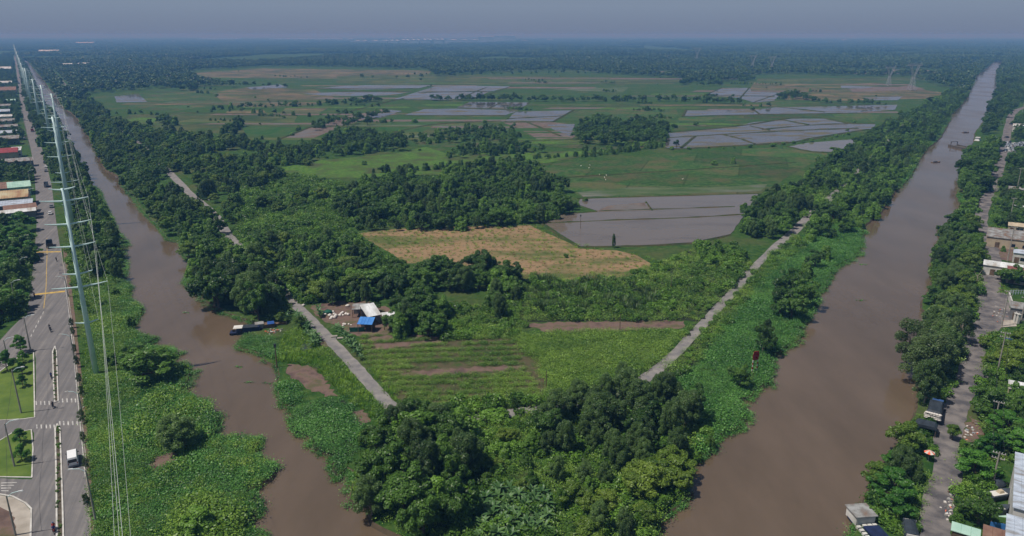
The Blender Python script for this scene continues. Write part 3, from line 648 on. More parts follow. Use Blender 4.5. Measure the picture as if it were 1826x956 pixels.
# far trees: few large leaves, and patches of far forest
def far_tree(rr, big=1.):
    L = [((0, 0, 4.6), (2.6, 2.6, 2.8))] + [((math.cos(k * 2.4) * 2., math.sin(k * 2.4) * 2., rr.uniform(3, 7)), (1.5, 1.5, 1.5)) for k in range(5)]
    return lobes_leaves(L, 2.6, 1.5 * big, .75, rng, jit=.6, up=.35, shell=.8, low=-.2)
for v in range(4):
    V, T = far_tree(random.Random(v)); o = bpy.data.objects.new('plant_far_tree', mesh_quads('far_tree', V, 'leaf_far', T)); PROTO_COL.objects.link(o); STUFFP.setdefault('far', []).append(o)
PATCH = 150.
for v in range(6):
    rr = random.Random(40 + v); Vs, Ts = [], []
    L0 = [far_tree(random.Random(q), 1.6) for q in range(3)]
    for k in range(190):
        V, T = L0[k % 3]; sel = rng.random(len(V)) < .45; V = V[sel] * rr.uniform(.75, 1.55) * np.array((1.15, 1.15, 1)); a = rr.uniform(0, 6.28); c, s = math.cos(a), math.sin(a)
        W = V.copy(); W[..., 0] = V[..., 0] * c - V[..., 1] * s; W[..., 1] = V[..., 0] * s + V[..., 1] * c
        tone = rr.uniform(0, .7)
        Vs.append(W + np.array((rr.uniform(-.5, .5) * PATCH, rr.uniform(-.5, .5) * PATCH, 0))); Ts.append(np.clip(T[sel] * .3 + tone, 0, 1))
    o = bpy.data.objects.new('plant_far_patch', mesh_quads('far_patch', np.concatenate(Vs), 'leaf_far', np.concatenate(Ts))); PROTO_COL.objects.link(o); STUFFP.setdefault('patch', []).append(o)
# ground cover
def rosette(n, rad, size, asp, h, rng, upright=.5):
    p = np.column_stack([rng.normal(0, rad * .5, n), rng.normal(0, rad * .5, n), rng.uniform(.1, 1, n) * h])
    nn = unit(np.column_stack([rng.normal(0, upright, n), rng.normal(0, upright, n), np.ones(n)]))
    return leaf_arrays(p, nn, size, asp, rng), rng.uniform(0, 1, n)
def grass_tuft(n, rad, h, rng):
    a = rng.uniform(0, 6.28, n); r = rng.uniform(0, rad, n); lean = rng.uniform(.1, .7, n) * h; hh = h * rng.uniform(.6, 1.1, n)
    bx, by = r * np.cos(a), r * np.sin(a); w = .07 * h
    dx, dy = np.cos(a) * lean, np.sin(a) * lean; px, py = -np.sin(a) * w, np.cos(a) * w; z = np.zeros(n)
    V = np.stack([np.column_stack([bx - px, by - py, z]), np.column_stack([bx + px, by + py, z]), np.column_stack([bx + dx + px * .2, by + dy + py * .2, hh]), np.column_stack([bx + dx - px * .2, by + dy - py * .2, hh])], 1)
    return V, rng.uniform(0, 1, n)
def cover(key, mat_, fn, nvar):
    for v in range(nvar):
        V, T = fn(); o = bpy.data.objects.new('plant_' + key, mesh_quads('cover_' + key, V, mat_, T)); PROTO_COL.objects.link(o); STUFFP.setdefault(key, []).append(o)
cover('hya', 'leaf_hya', lambda: rosette(120, 1.3, .25, .8, .8, rng, .6), 3)
cover('creep', 'leaf_creep', lambda: rosette(150, 1.4, .26, .6, 1.1, rng, .85), 3)
cover('shrub', 'leaf_vine', lambda: lobes_leaves([((0, 0, .6), (1.1, 1.1, .8)), ((.7, .3, .9), (.7, .7, .7)), ((-.6, .4, 1.), (.7, .7, .6))], 20, .4, .6, rng), 3)
cover('grass', 'leaf_grass', lambda: grass_tuft(34, 1.0, .8, rng), 2)
cover('dry', 'leaf_dry', lambda: grass_tuft(30, 1.0, .6, rng), 2)
cover('reed', 'leaf_airy', lambda: grass_tuft(46, 1.4, 2.2, rng), 2)

def scatter(name, keys, pts, label, cat):
    """One stuff object: plants of the given kinds stood on the points (x, y, z, scale, turn, kind index)."""
    if not len(pts): return
    pts = np.array(pts, float)
    col = bpy.data.collections.new(name + '_plants'); 
    srcs = [o for k in keys for o in STUFFP[k]]
    srcs_sorted = []
    for i, s in enumerate(srcs):
        c = s.copy(); c.name = f'{name}_{i:02d}'; col.objects.link(c); srcs_sorted.append(c)
    me = bpy.data.meshes.new(name); me.vertices.add(len(pts)); me.vertices.foreach_set('co', pts[:, :3].astype(np.float32).ravel())
    for an, ty, c in (('sc', 'FLOAT', 3), ('turn', 'FLOAT', 4)):
        me.attributes.new(an, ty, 'POINT').data.foreach_set('value', pts[:, c].astype(np.float32))
    me.attributes.new('which', 'INT', 'POINT').data.foreach_set('value', pts[:, 5].astype(np.int32))
    me.update()
    o = link(name, me); tag(o, label, cat, None, 'stuff')
    ng = bpy.data.node_groups.new('scatter_' + name, 'GeometryNodeTree')
    ng.interface.new_socket('Geometry', in_out='INPUT', socket_type='NodeSocketGeometry'); ng.interface.new_socket('Geometry', in_out='OUTPUT', socket_type='NodeSocketGeometry')
    nd, lk = ng.nodes, ng.links
    gi, go = nd.new('NodeGroupInput'), nd.new('NodeGroupOutput'); ip = nd.new('GeometryNodeInstanceOnPoints'); ci = nd.new('GeometryNodeCollectionInfo')
    ci.inputs['Collection'].default_value = col; ci.inputs['Separate Children'].default_value = True; ci.inputs['Reset Children'].default_value = True
    def attr(n, t):
        a = nd.new('GeometryNodeInputNamedAttribute'); a.data_type = t; a.inputs['Name'].default_value = n; return a.outputs['Attribute']
    cx = nd.new('ShaderNodeCombineXYZ'); lk.new(attr('turn', 'FLOAT'), cx.inputs['Z'])
    er = nd.new('FunctionNodeEulerToRotation'); lk.new(cx.outputs[0], er.inputs[0])
    lk.new(gi.outputs[0], ip.inputs['Points']); lk.new(ci.outputs[0], ip.inputs['Instance']); ip.inputs['Pick Instance'].default_value = True
    lk.new(attr('which', 'INT'), ip.inputs['Instance Index']); lk.new(er.outputs[0], ip.inputs['Rotation']); lk.new(attr('sc', 'FLOAT'), ip.inputs['Scale'])
    lk.new(ip.outputs[0], go.inputs[0])
    md = o.modifiers.new('scatter', 'NODES'); md.node_group = ng
    return o
# where nothing grows: roads, water, yards (filled in as ground polygons)
BARE = [ROADPOLY] + [GP(s) for s in SIDE] + [GP(p) for p, _ in LAWNS] + [GP([(-80,884),(54,900),(54,990),(-80,990)])]
BARE += [GP(q) for q, _ in SOILS[5:]]
LTP = np.array(LT); RTP = np.array(RT); RRP = np.array(RR)
BUILT = []       # (x, y, r) discs kept clear of trees; filled by the buildings
def line_dist(x, y, P): return float(np.min(np.hypot(P[:, 0] - x, P[:, 1] - y)))
def seg_dist_np(X, Y, P):
    d = np.full(X.shape, 1e9)
    for i in range(len(P) - 1):
        ax, ay = P[i]; bx, by = P[i + 1]; L2 = (bx - ax) ** 2 + (by - ay) ** 2 + 1e-9
        t = np.clip(((X - ax) * (bx - ax) + (Y - ay) * (by - ay)) / L2, 0, 1)
        d = np.minimum(d, np.hypot(X - ax - t * (bx - ax), Y - ay - t * (by - ay)))
    return d
def spots(poly_px, spacing, z=0., seed=0, clear=0., water_ok=False, track=True, jit=.42, lt=None):
    """Jittered grid of ground points inside a photo outline."""
    P = GP(poly_px, z) if z is not None else poly_px
    A = np.array(P); r = np.random.default_rng(seed + 77)
    xs = np.arange(A[:, 0].min(), A[:, 0].max() + spacing, spacing); ys = np.arange(A[:, 1].min(), A[:, 1].max() + spacing, spacing)
    X, Y = np.meshgrid(xs, ys); X = X + (np.arange(len(ys)) % 2)[:, None] * spacing / 2
    X = (X + r.uniform(-jit, jit, X.shape) * spacing).ravel(); Y = (Y + r.uniform(-jit, jit, Y.shape) * spacing).ravel()
    k = in_poly_np(X, Y, P)
    X, Y = X[k], Y[k]
    k = np.ones(len(X), bool)
    if not water_ok: k &= ~in_poly_np(X, Y, CANAL)
    for b in BARE: k &= ~in_poly_np(X, Y, b)
    if track and len(X):
        k &= (seg_dist_np(X, Y, LT) > (2.0 + clear if lt is None else lt)) & (seg_dist_np(X, Y, RT) > 2.0 + clear) & (seg_dist_np(X, Y, RR) > 2.8 + clear)
    for bx, by, br in BUILT: k &= np.hypot(X - bx, Y - by) > br + clear
    return X[k], Y[k]
# ================================================================ things people built
LANG = math.radians(31.)      # across the left road
RANG = math.radians(-33.)     # across the right lane
def ground_dir(line, x, y):
    P = np.array(line); i = int(np.argmin(np.hypot(P[:, 0] - x, P[:, 1] - y))); i = min(max(i, 0), len(P) - 2)
    return math.atan2(P[i + 1][1] - P[i][1], P[i + 1][0] - P[i][0])
ROADC = smooth_line([((a[0] + b[0]) / 2, (a[1] + b[1]) / 2) for a, b in zip(GP(ROAD_L), GP(ROAD_R))], 3)

def house(name, u, v, w, d, h, rot, wall, roof, style, label, cat, group=None, rise=None, openings=True, over=.5):
    x, y = G(u, v, h); e = empty(name, (x, y, 0), rot, label, cat, group)
    rise = rise if rise is not None else d * .16
    b = MB(); b.box(0, 0, 0, w, d, h)
    if style == 'gable':
        for sx in (-1, 1): b.add([(sx * w / 2, -d / 2, h), (sx * w / 2, d / 2, h), (sx * w / 2, 0, h + rise)], [(0, 1, 2)])
    b.build('wall', wall, e)
    r = MB(); W = w / 2 + over; D = d / 2 + over; k = rise / (d / 2) * over
    if style == 'gable':
        T = .12
        for s in (-1, 1):
            r.add([(-W, s * D, h - k + .02), (W, s * D, h - k + .02), (W, 0, h + rise + .02), (-W, 0, h + rise + .02), (-W, s * D, h - k + T), (W, s * D, h - k + T), (W, 0, h + rise + T), (-W, 0, h + rise + T)],
                  [(0, 1, 2, 3), (7, 6, 5, 4), (0, 4, 5, 1), (0, 3, 7, 4), (1, 5, 6, 2)])
    else:
        r.add([(-W, -D, h + .03), (W, -D, h + .03), (W, D, h + rise), (-W, D, h + rise), (-W, -D, h + .15), (W, -D, h + .15), (W, D, h + rise + .12), (-W, D, h + rise + .12)],
              [(0, 1, 2, 3), (7, 6, 5, 4), (0, 4, 5, 1), (1, 5, 6, 2), (2, 6, 7, 3), (3, 7, 4, 0)])
    # raised seams of the sheets
    n = max(3, min(26, int(w / 1.1)))
    for i in range(1, n):
        X = -W + 2 * W * i / n
        if style == 'gable':
            for s in (-1, 1): r.tube([(X, s * D, h - k + .13), (X, 0, h + rise + .13)], .05, 4)
        else: r.tube([(X, -D, h + .16), (X, D, h + rise + .13)], .05, 4)
    r.build('roof', roof, e)
    if openings and w < 40:
        q = MB(); q.box(-w * .25, -d / 2 - .04, .05, 1.6, .1, 2.3); q.build('door', 'wood', e)
        for fx in (.1, .34):
            q = MB(); q.box(w * fx, -d / 2 - .04, 1.1, 1.3, .1, 1.2); q.build('window', 'glass', e)
    BUILT.append((x, y, max(w, d) * .5)); return e
LH = [(6,349,24,22,5.5,'wall_cream','rust_sheet','gable','wide shed with a rust streaked cream roof beside the road'),
 (34,330,11,14,5,'green_sheet','green_sheet','gable','pale green gabled house behind the rust streaked shed'),
 (4,334,10,10,4,'wall_grey','brown_sheet','shed','small brown roofed lean-to behind the rust streaked shed'),
 (22,364,18,9,4.5,'wall_grey','pale_sheet','shed','pale blue roofed shed in front of the rust streaked shed'),
 (36,371,14,7,4,'wall_grey','brown_sheet','shed','brown roofed shed by the road before the pale blue roof'),
 (14,378,24,8,4.2,'wall_grey','white_metal','gable','long low white roofed shed above the roadside trees'),
 (8,270,17,16,6,'wall_cream','red_sheet','gable','house with the bright red roof left of the road'),
 (29,267,6,8,5,'wall_white','white_metal','shed','small white walled house next to the red roof'),
 (30,287,20,10,4,'wall_grey','grey_sheet','shed','grey roofed shed in front of the red roof'),
 (10,236,20,10,6,'wall_white','pale_sheet','gable','wide pale blue roof second behind the red roofed house'),
 (8,247,24,14,5,'wall_grey','grey_sheet','shed','wide grey roofed hall just behind the red roofed house'),
 (12,225,20,10,6,'wall_grey','grey_sheet','gable','grey roofed row house third behind the red roof'),
 (10,215,18,10,5,'wall_cream','grey_sheet','gable','grey gabled row house fourth behind the red roof'),
 (8,207,16,12,6,'wall_white','white_metal','gable','white roofed row house fifth behind the red roof'),
 (6,198,15,12,6,'wall_grey','pale_sheet','gable','pale blue row house sixth behind the red roof'),
 (6,188,18,14,6,'wall_grey','grey_sheet','gable','grey roofed row house seventh behind the red roof'),
 (18,179,14,10,5,'wall_cream','green_sheet','gable','small pale green roof among trees far up the road'),
 (10,160,34,24,6,'wall_cream','brown_sheet','gable','broad brown roofed hall far up the road'),
 (6,147,30,18,6,'wall_white','white_metal','gable','white roofed hall behind the brown roofed hall'),
 (6,122,40,26,7,'wall_white','white_metal','gable','farthest white roofed hall along the road')]
for i_, (u, v, w, d, h, wl, rf, st, lab) in enumerate(LH): house('house', u, v, w * (.8 if v < 260 else .92), d * (.7 + .1 * (i_ * 7 % 5)), h, LANG + .06 * (i_ * 5 % 7 - 3) / 3, wl, rf, st, lab, 'house', 'houses along the left road')
for u, v, w, lab in ((125,115,46,'white farm shed in trees beyond the left canal'), (136,114.5,40,'second white farm shed beside its twin beyond the left canal'), (155,113.5,40,'white farm shed right of the twin sheds'), (88,91,90,'pale long shed in the haze beyond the left canal'), (152,77,160,'pale long shed near the hazy horizon')):
    house('farm_shed', u, v, w, w * .4, 7, .2, 'wall_white', 'white_metal', 'gable', lab, 'shed', 'far sheds in the trees', openings=False)
# factories at the horizon
FAC = [(560,592,70,72.5),(592,626,70.5,73.5),(626,652,73.6,76.5),(655,690,73.6,77.5),(692,709,73.5,78.6),(713,728,72.6,79),(731,747,72.4,79),(750,768,72,79.4),(774,790,72,80),(793,853,72.5,77.4),(853,880,67.6,76.5),(881,919,65.6,74.2),(688,702,69.4,71.6),(716,735,68.6,71.4),(752,790,69.6,71.8),(795,830,69,71.4),(833,850,68,70.8),(884,934,64.4,67.2),(480,556,70,72),(352,420,69.6,72)]
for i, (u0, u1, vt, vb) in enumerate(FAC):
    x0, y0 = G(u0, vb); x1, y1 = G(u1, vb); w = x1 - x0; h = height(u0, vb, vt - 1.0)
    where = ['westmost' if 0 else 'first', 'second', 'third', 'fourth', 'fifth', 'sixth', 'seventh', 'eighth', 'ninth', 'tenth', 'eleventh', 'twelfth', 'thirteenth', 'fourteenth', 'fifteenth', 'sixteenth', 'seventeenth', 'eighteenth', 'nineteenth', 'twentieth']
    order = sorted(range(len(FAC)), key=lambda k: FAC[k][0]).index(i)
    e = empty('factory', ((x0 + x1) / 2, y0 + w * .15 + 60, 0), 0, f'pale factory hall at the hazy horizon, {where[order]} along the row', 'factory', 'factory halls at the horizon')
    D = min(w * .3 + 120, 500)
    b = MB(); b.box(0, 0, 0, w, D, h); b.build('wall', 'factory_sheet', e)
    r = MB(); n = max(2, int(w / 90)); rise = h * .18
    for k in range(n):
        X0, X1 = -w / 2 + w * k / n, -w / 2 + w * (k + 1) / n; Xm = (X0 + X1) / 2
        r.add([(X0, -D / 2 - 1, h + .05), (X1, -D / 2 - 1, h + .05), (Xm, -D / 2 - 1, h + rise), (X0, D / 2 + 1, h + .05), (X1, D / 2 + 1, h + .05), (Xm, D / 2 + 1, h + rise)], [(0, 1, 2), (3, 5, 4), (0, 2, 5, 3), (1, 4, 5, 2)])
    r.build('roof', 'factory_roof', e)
bt = MB(); tr = random.Random(91)
for k in range(420):
    v = tr.choice([65.2, 66, 67, 68.5, 70, 72, 75]) + tr.uniform(-.4, .6); u = tr.uniform(-20, 1830)
    x, y = G(u, v)
    s = tr.uniform(.5, 1.8) * y / 420
    bt.box(x, y, 0, s * tr.uniform(.8, 2.5), s, tr.uniform(8, 20), 0, tr.choice([0, 0, 1]))
tag(bt.build('far_town', ['wall_white', 'wall_grey']), 'hazy scattered town buildings along the horizon', 'town', kind='stuff')

# right bank buildings
RH = [(1801,421,16,12,4.2,'wall_cream','grey_sheet','shed','dark grey roofed cream house by the lane bend'),
 (1789,474,12,5,3.6,'wall_white','white_metal','shed','long white roof among trees below the grey roofed house'),
 (1815,482,6,9,4,'wall_cream','dull_red','gable','small dull red roofed house beside the long white roof'),
 (1822,449,5,6,4,'wall_white','pale_sheet','gable','small pale roofed house at the frame edge by the bend'),
 (1813,402,6,5,3,'wall_cream','wall_cream','shed','tiny cream hut in the trees above the grey roofed house'),
 (1874,880,11,17,6,'wall_white','pale_sheet','shed','large hall with a pale blue corrugated roof by the boats'),
 (1866,962,11,6,4.5,'wall_white','pale_sheet','shed','lower pale corrugated roof in front of the large hall'),
 (1786,960,5.,3.4,2.8,'wall_cream','brown_sheet','shed','rusty red roof below the blue tarpaulin'),
 (1722,947,3.8,2.0,2.6,'wood','green_sheet','shed','small roadside stall with a pale green roof'),
 (1816,336,9,7,4,'wall_cream','grey_sheet','gable','grey gabled house deep in the trees by the upper lane'),
 (1822,372,8,6,4,'wall_white','white_metal','shed','white roof deep in the trees above the tiny cream hut'),
 (1824,548,6,5,3.6,'wall_grey','grey_sheet','shed','grey roof behind the white boundary wall'),
 (1822,692,5,4,3.2,'wall_cream','white_metal','shed','pale shed half hidden in the gardens by the dark cargo truck'),
 (1832,225,22,14,5,'wall_white','white_metal','gable','white roofed building beyond the scrap yard')]
for u, v, w, d, h, wl, rf, st, lab in RH: house('stall' if 'stall' in lab else 'house', u, v, w, d, h, RANG, wl, rf, st, lab, 'stall' if 'stall' in lab else 'house', None if 'stall' in lab else 'houses along the right lane', rise=d * .12, over=.3)
# compound by the left track
def shed_roof(u, v, w, d, h, rot, roof, rise, lab, posts='wood', wall=None):
    x, y = G(u, v, h); e = empty('shed', (x, y, 0), rot, lab, 'shed', 'sheds beside the left track')
    for sx in (-1, 1):
        for sy in (-1, 1):
            b = MB(); b.box(sx * (w / 2 - .2), sy * (d / 2 - .2), 0, .16, .16, h + (rise - .1 if sy > 0 else -.05)); b.build('post', posts, e)
    if wall: b = MB(); b.box(0, d / 2 - .35, 0, w - .6, .08, h - .1); b.box(w / 2 - .4, 0, 0, .08, d - .9, h - .1); b.build('wall', wall, e)
    r = MB(); W, D = w / 2, d / 2
    r.add([(-W, -D, h), (W, -D, h), (W, D, h + rise), (-W, D, h + rise), (-W, -D, h + .08), (W, -D, h + .08), (W, D, h + rise + .08), (-W, D, h + rise + .08)], [(3, 2, 1, 0), (4, 5, 6, 7), (0, 1, 5, 4), (1, 2, 6, 5), (2, 3, 7, 6), (3, 0, 4, 7)])
    for i in range(1, int(w)): X = -W + i; r.tube([(X, -D, h + .1), (X, D, h + rise + .1)], .05, 4)
    r.build('roof', roof, e); BUILT.append((x, y, max(w, d) * .5)); return e
shed_roof(661, 558, 4.6, 6.4, 3.0, .55, 'white_metal', 1.9, 'open shed with a steep white sheet roof', wall='wall_grey')
shed_roof(643, 548, 5.2, 4.0, 2.8, .1, 'grey_sheet', .5, 'open lean-to with a grey sheet roof behind the white roof', wall='wall_grey')
shed_roof(653, 575, 4.6, 3.6, 2.6, -.1, 'blue_sheet', 1.0, 'small shed with a bright blue roof', wall='wood')
shed_roof(701, 566, 6.5, 4.6, 3.0, .3, 'white_metal', 1.0, 'white roofed shed half hidden under the big tree', wall='wall_grey')
x, y = G(637, 592); b = MB(); b.box(0, 0, 0, 4.5, .08, 1.5); e = empty('net_fence', (x, y, 0), .08, 'dark green net fence in front of the blue roof', 'fence'); b.build('netting', 'green_net', e)
for k in range(4): b = MB(); b.box(-2.2 + k * 1.47, .08, 0, .1, .1, 1.7); b.build('post', 'wood', e)
def blob(name, mat_, rr, sx, sy, sz, parent=None, n=8):
    b = MB(); rings = 5; V = [(0, 0, 0)]; F_ = []
    for i in range(rings):
        t = i / (rings - 1); rad = [.8, 1., .95, .7, .3][i]
        for k in range(n): a = 2 * math.pi * k / n; q = rad * rr.uniform(.85, 1.12); V.append((math.cos(a) * q * sx, math.sin(a) * q * sy, t * sz * rr.uniform(.92, 1.05)))
    V.append((0, 0, sz * 1.02))
    F_ += [(0, 1 + (k + 1) % n, 1 + k) for k in range(n)]
    F_ += [(1 + i * n + k, 1 + i * n + (k + 1) % n, 1 + (i + 1) * n + (k + 1) % n, 1 + (i + 1) * n + k) for i in range(rings - 1) for k in range(n)]
    F_ += [(1 + (rings - 1) * n + k, 1 + (rings - 1) * n + (k + 1) % n, len(V) - 1) for k in range(n)]
    b.add(V, F_); return b.build(name, mat_, parent, True)
rr = random.Random(4); first = None
def add_sack(u, v, z, s, label, group):
    global first
    x, y = G(u, v, z)
    if first is None:
        first = blob('sack', 'sack', random.Random(1), .55, .42, .5); o = first; tag(o, label, 'sack', group); o.location = (x, y, z); o.scale = (s,) * 3
    else: o = dup(first, (x, y, z), rr.uniform(0, 6), (s, s, s * rr.uniform(.8, 1.2)), label, group)
for u, v in ((577,557),(580,561),(583,556),(588,563),(592,566),(596,561),(597,567),(594,557),(599,564),(590,569)): add_sack(u, v, .05, rr.uniform(1., 1.6), 'white rubbish sack in the heap by the green tarpaulin', 'white sacks by the green tarpaulin')
for u, v in ((609,560),(612,563),(617,561),(621,562),(606,563),(611,558)): add_sack(u, v, .05, rr.uniform(.9, 1.5), 'white sack on the bare yard left of the sheds', 'white sacks on the bare yard')
for u, v in ((613,578),(616,579),(622,579),(626,580),(612,581)): add_sack(u, v, .05, rr.uniform(.6, 1.0), 'small white sack beside the planted track edge', 'small white sacks by the track edge')
add_sack(541, 545, .05, 1.2, 'single white sack at the shaded track bend', 'single sack at the bend')
add_sack(542, 578, .05, 1., 'single white sack in the plants on the canal side of the track', 'single sack in plants')
add_sack(620, 546, .05, 1.5, 'large white sack at the back of the bare yard', 'single sack at the yard back')
o = blob('tarpaulin_heap', 'green_net', rr, 1.6, 1.2, 1.1); o.location = (*G(585, 558), 0); tag(o, 'heap covered by a green tarpaulin beside the track', 'heap')
for u, v, lab in ((607,604,'pale concrete slab beside the gravel track'), (596,601, 'second pale concrete slab touching the first by the track')):
    b = MB(); b.box(0, 0, 0, 1.8, 1.1, .3, .3); o = b.build('concrete_slab', 'concrete'); o.location = (*G(u, v), .03); tag(o, lab, 'slab')

# boats
def hull_mb(L, W, H, sheer=.25, bow=.35):
    """Open-decked hull along x with a raised, pointed bow."""
    b = MB(); n = 11; V = []; Fc = []
    for i in range(n):
        t = i / (n - 1); x = (t - .5) * L
        k = 1 if t < 1 - bow else max(.05, math.cos((t - 1 + bow) / bow * math.pi / 2) ** .7)
        z = H + sheer * max(0, (t - .55) / .45) ** 2 * 2
        V += [(x, -W / 2 * k, z), (x, -W / 2 * k * .7, 0), (x, W / 2 * k * .7, 0), (x, W / 2 * k, z), (x, W / 2 * k * .86, z - .02), (x, -W / 2 * k * .86, z - .02)]
    for i in range(n - 1):
        for k in range(6): a, c = i * 6 + k, i * 6 + (k + 1) % 6; Fc.append((a, c, c + 6, a + 6))
    Fc += [tuple(range(6))[::-1], tuple((n - 1) * 6 + k for k in range(6))]
    return b.add(V, Fc)
x, y = G(440, 592, -.5); A = math.radians(12)
e = empty('houseboat', (x, y, -1.0), A, 'dark houseboat with white and grey roofs moored to the hyacinth bank', 'boat')
hull_mb(9.5, 2.7, .9).build('hull', 'navy', e)
b = MB(); b.box(.6, 0, .88, 6.6, 2.2, 1.4); b.build('cabin', 'navy', e)
b = MB(); b.box(1.2, 0, 2.28, 4.4, 2.7, .1); b.build('cabin_roof', 'black_tarp', e)
b = MB(); b.box(-2.3, 0, 2.24, 2.6, 2.7, .1); b.build('bow_roof', 'wall_white', e)
for s in (-3.4, -1.4):
    b = MB(); b.box(s, -1.12, 1.3, .9, .06, .6); b.build('window', 'glass', e)
for k, xx in enumerate((-4., -2.4, .5)): b = MB(); b.disc((xx, -1.42, .5), (0, 1, 0), .32, .2, 10); b.build('fender', 'rubber', e)
x, y = G(480, 580, .5)
e = empty('bank_shack', (x, y, -.1), .35, 'low makeshift shack with a blue tarpaulin between houseboat and track', 'shack')
b = MB(); b.box(0, 0, 0, 3.2, 2.2, 1.3); b.build('wall', 'wood', e); b = MB(); b.box(.5, 0, 1.32, 2.0, 2.5, .1); b.build('roof', 'blue_tarp', e); b = MB(); b.box(-2.8, .3, 0, 2.2, 2.1, 1.5); b.box(-2.8, .3, 1.52, 2.6, 2.5, .09); b.build('porch', 'grey_sheet', e)
b = MB(); b.box(3.2, .8, 0, 4.2, 1.4, .7); b.build('plank_pile', 'wood', e)
BUILT.append((x, y, 4))
# canal barge at the right bottom
x, y = G(1549, 944, -.3); e = empty('barge', (x, y, -1.2), math.radians(96), 'moored barge with a grey cabin roof and white crates on deck', 'boat')
hull_mb(12, 4.2, 1.1, .3, .2).build('hull', 'navy', e)
b = MB(); b.box(2.6, .2, 1.1, 3.4, 3.6, 1.9); b.build('cabin', 'wall_white', e); b = MB(); b.box(2.6, .2, 3.0, 4.0, 4.2, .12); b.build('cabin_roof', 'grey_sheet', e)
for k in range(4): b = MB(); b.box(.1 - k * .95, 1.9, 1.1, .6, .8, .5, .1); b.build('deck_crate', 'wall_white', e)
for k in range(3): b = MB(); b.box(.4, .6 - k * .95, 1.1, .5, .75, .5); b.build('deck_crate', 'wall_white', e)
b = MB(); b.box(-2.2, -.4, 1.1, 4.6, 3.0, .5); b.build('hatch', 'navy', e)
BUILT.append((x, y, 4))
x, y = G(1625, 945, 1); e = empty('covered_boat', (x, y, -.6), math.radians(70), 'boat under a dark rounded canopy behind the bank trees', 'boat')
hull_mb(7, 2.4, 1.).build('hull', 'wood', e)
b = MB(); L = 4.6
prof = [(math.cos(t) * 1.3, 1. + math.sin(t) * 1.3) for t in np.linspace(0, math.pi, 9)]
b.add([(sx, a, z) for sx in (-L / 2, L / 2) for a, z in prof], [(i, i + 1, 9 + i + 1, 9 + i) for i in range(8)]); b.build('canopy', 'black_tarp', e)
for s, lab in ((-2.4, 0), (2.4, 0)): b = MB(); b.box(s, 0, 1, .12, 2.2, 1.2); b.build('canopy_frame', 'wall_white', e)
for (u, v, L, W, ang, lab, mt) in ((1781, 884, 5.4, 2.1, .25, 'dark hulled boat with a white deck standing on the ground by the hall', 1), (1779, 911, 4.4, 1.7, .1, 'smaller dark boat in front of the white decked one', 0)):
    x, y = G(u, v, .6); e = empty('boat_on_land', (x, y, .15), ang, lab, 'boat', 'boats standing on land')
    hull_mb(L, W, 1.1, .3).build('hull', 'black_tarp', e)
    b = MB(); b.box(-.3, 0, 1.08, L * .62, W * .72, .1); b.build('deck', 'wall_white', e)
    if mt: b = MB(); b.box(.2, 0, 1.18, 1.2, .9, .5, 0, 0, .7); b.build('hatch', 'wall_cream', e)
    for k in (-.3, .3): b = MB(); b.box(L * k, 0, -.15, .3, W * .8, .18); b.build('chock', 'wood', e)
    BUILT.append((x, y, 3))
o = blob('tarpaulin_heap', 'black_tarp', rr, 2.0, 1.5, 1.6); o.location = (*G(1775, 866), 0); tag(o, 'heap under a black tarpaulin behind the boats', 'heap')
for dx, lab in ((0, 'old tyre leaning at the black tarpaulin heap'), (1.0, 'second old tyre right of the first at the tarpaulin heap')):
    b = MB(); P = [(math.cos(t) * .34, 0, .4 + math.sin(t) * .34) for t in np.linspace(0, 2 * math.pi, 13)]; b.tube(P, .11, 6); o = b.build('tyre', 'rubber'); gx, gy = G(1786, 868); o.location = (gx + dx, gy, .05); tag(o, lab, 'tyre')
x, y = G(1788, 941, 1.2); e = empty('tarpaulin_fence', (x, y, 0), math.radians(-18), 'bright blue tarpaulin fence below the boats', 'fence')
b = MB()
for k in range(8): b.box(-1.75 + k * .5, .03 * (k % 2), 0, .49, .05, 2.0)
b.build('tarpaulin', 'blue_sheet', e)
for k in range(3): b = MB(); b.box(-1.9 + k * 1.95, .1, 0, .1, .1, 2.2); b.build('post', 'wood', e)
o = fill('painted_slab', GP([(1773,912),(1806,898),(1807,925),(1774,921)]), .06, 'green_sheet', label='pale green painted concrete slab by the hall', cat='slab')
x, y = G(1690, 728)
# truck with dark tarpaulin and white sacks
x, y = G(1668, 728, 2.4); e = empty('cargo_truck', (x, y, 0), ground_dir(RR, x, y) + math.pi, 'large cargo truck under a dark tarpaulin, white sacks stacked at its tail', 'truck')
b = MB(); b.box(0, 0, .9, 7.2, 3.0, .35); b.build('truck_bed', 'wood', e)
b = MB(); b.extrude([(-3.3, 1.26), (3.2, 1.26), (3.2, 2.7), (2.9, 3.1), (-3.0, 3.1), (-3.3, 2.7)], 3.1, inset=[0, 0, 0, .5, .5, 0]); b.build('tarpaulin', 'black_tarp', e)
b = MB(); b.extrude([(-5.4, .7), (-3.45, .7), (-3.45, 2.7), (-4.9, 2.7), (-5.3, 1.7)], 2.3); b.build('cab', 'blue_car', e)
for sx in (-4.4, 1.4, 2.6):
    for sy in (-1, 1): b = MB(); b.disc((sx, sy * 1.15, .52), (0, 1, 0), .52, .35); b.build('wheel', 'rubber', e)
sk = MB(); s_r = random.Random(2)
for k in range(30):
    q = blob('sack', 'sack', s_r, .34, .5, .32); q.parent = e; q.location = (3.62 - .1 * (k // 10 % 2), -1.3 + (k % 6) * .52 + s_r.uniform(-.06, .06), 1.26 + (k // 6) * .31)
BUILT.append((x, y, 4))
x, y = G(1652, 757, 2.2); e = empty('canopy_shelter', (x, y, 0), RANG, 'dark canvas shelter half under the bright almond tree', 'shelter')
b = MB(); b.extrude([(-2.2, 2.0), (2.2, 2.0), (1.6, 2.6), (-1.6, 2.6)], 3.0); b.build('canvas', 'black_tarp', e)
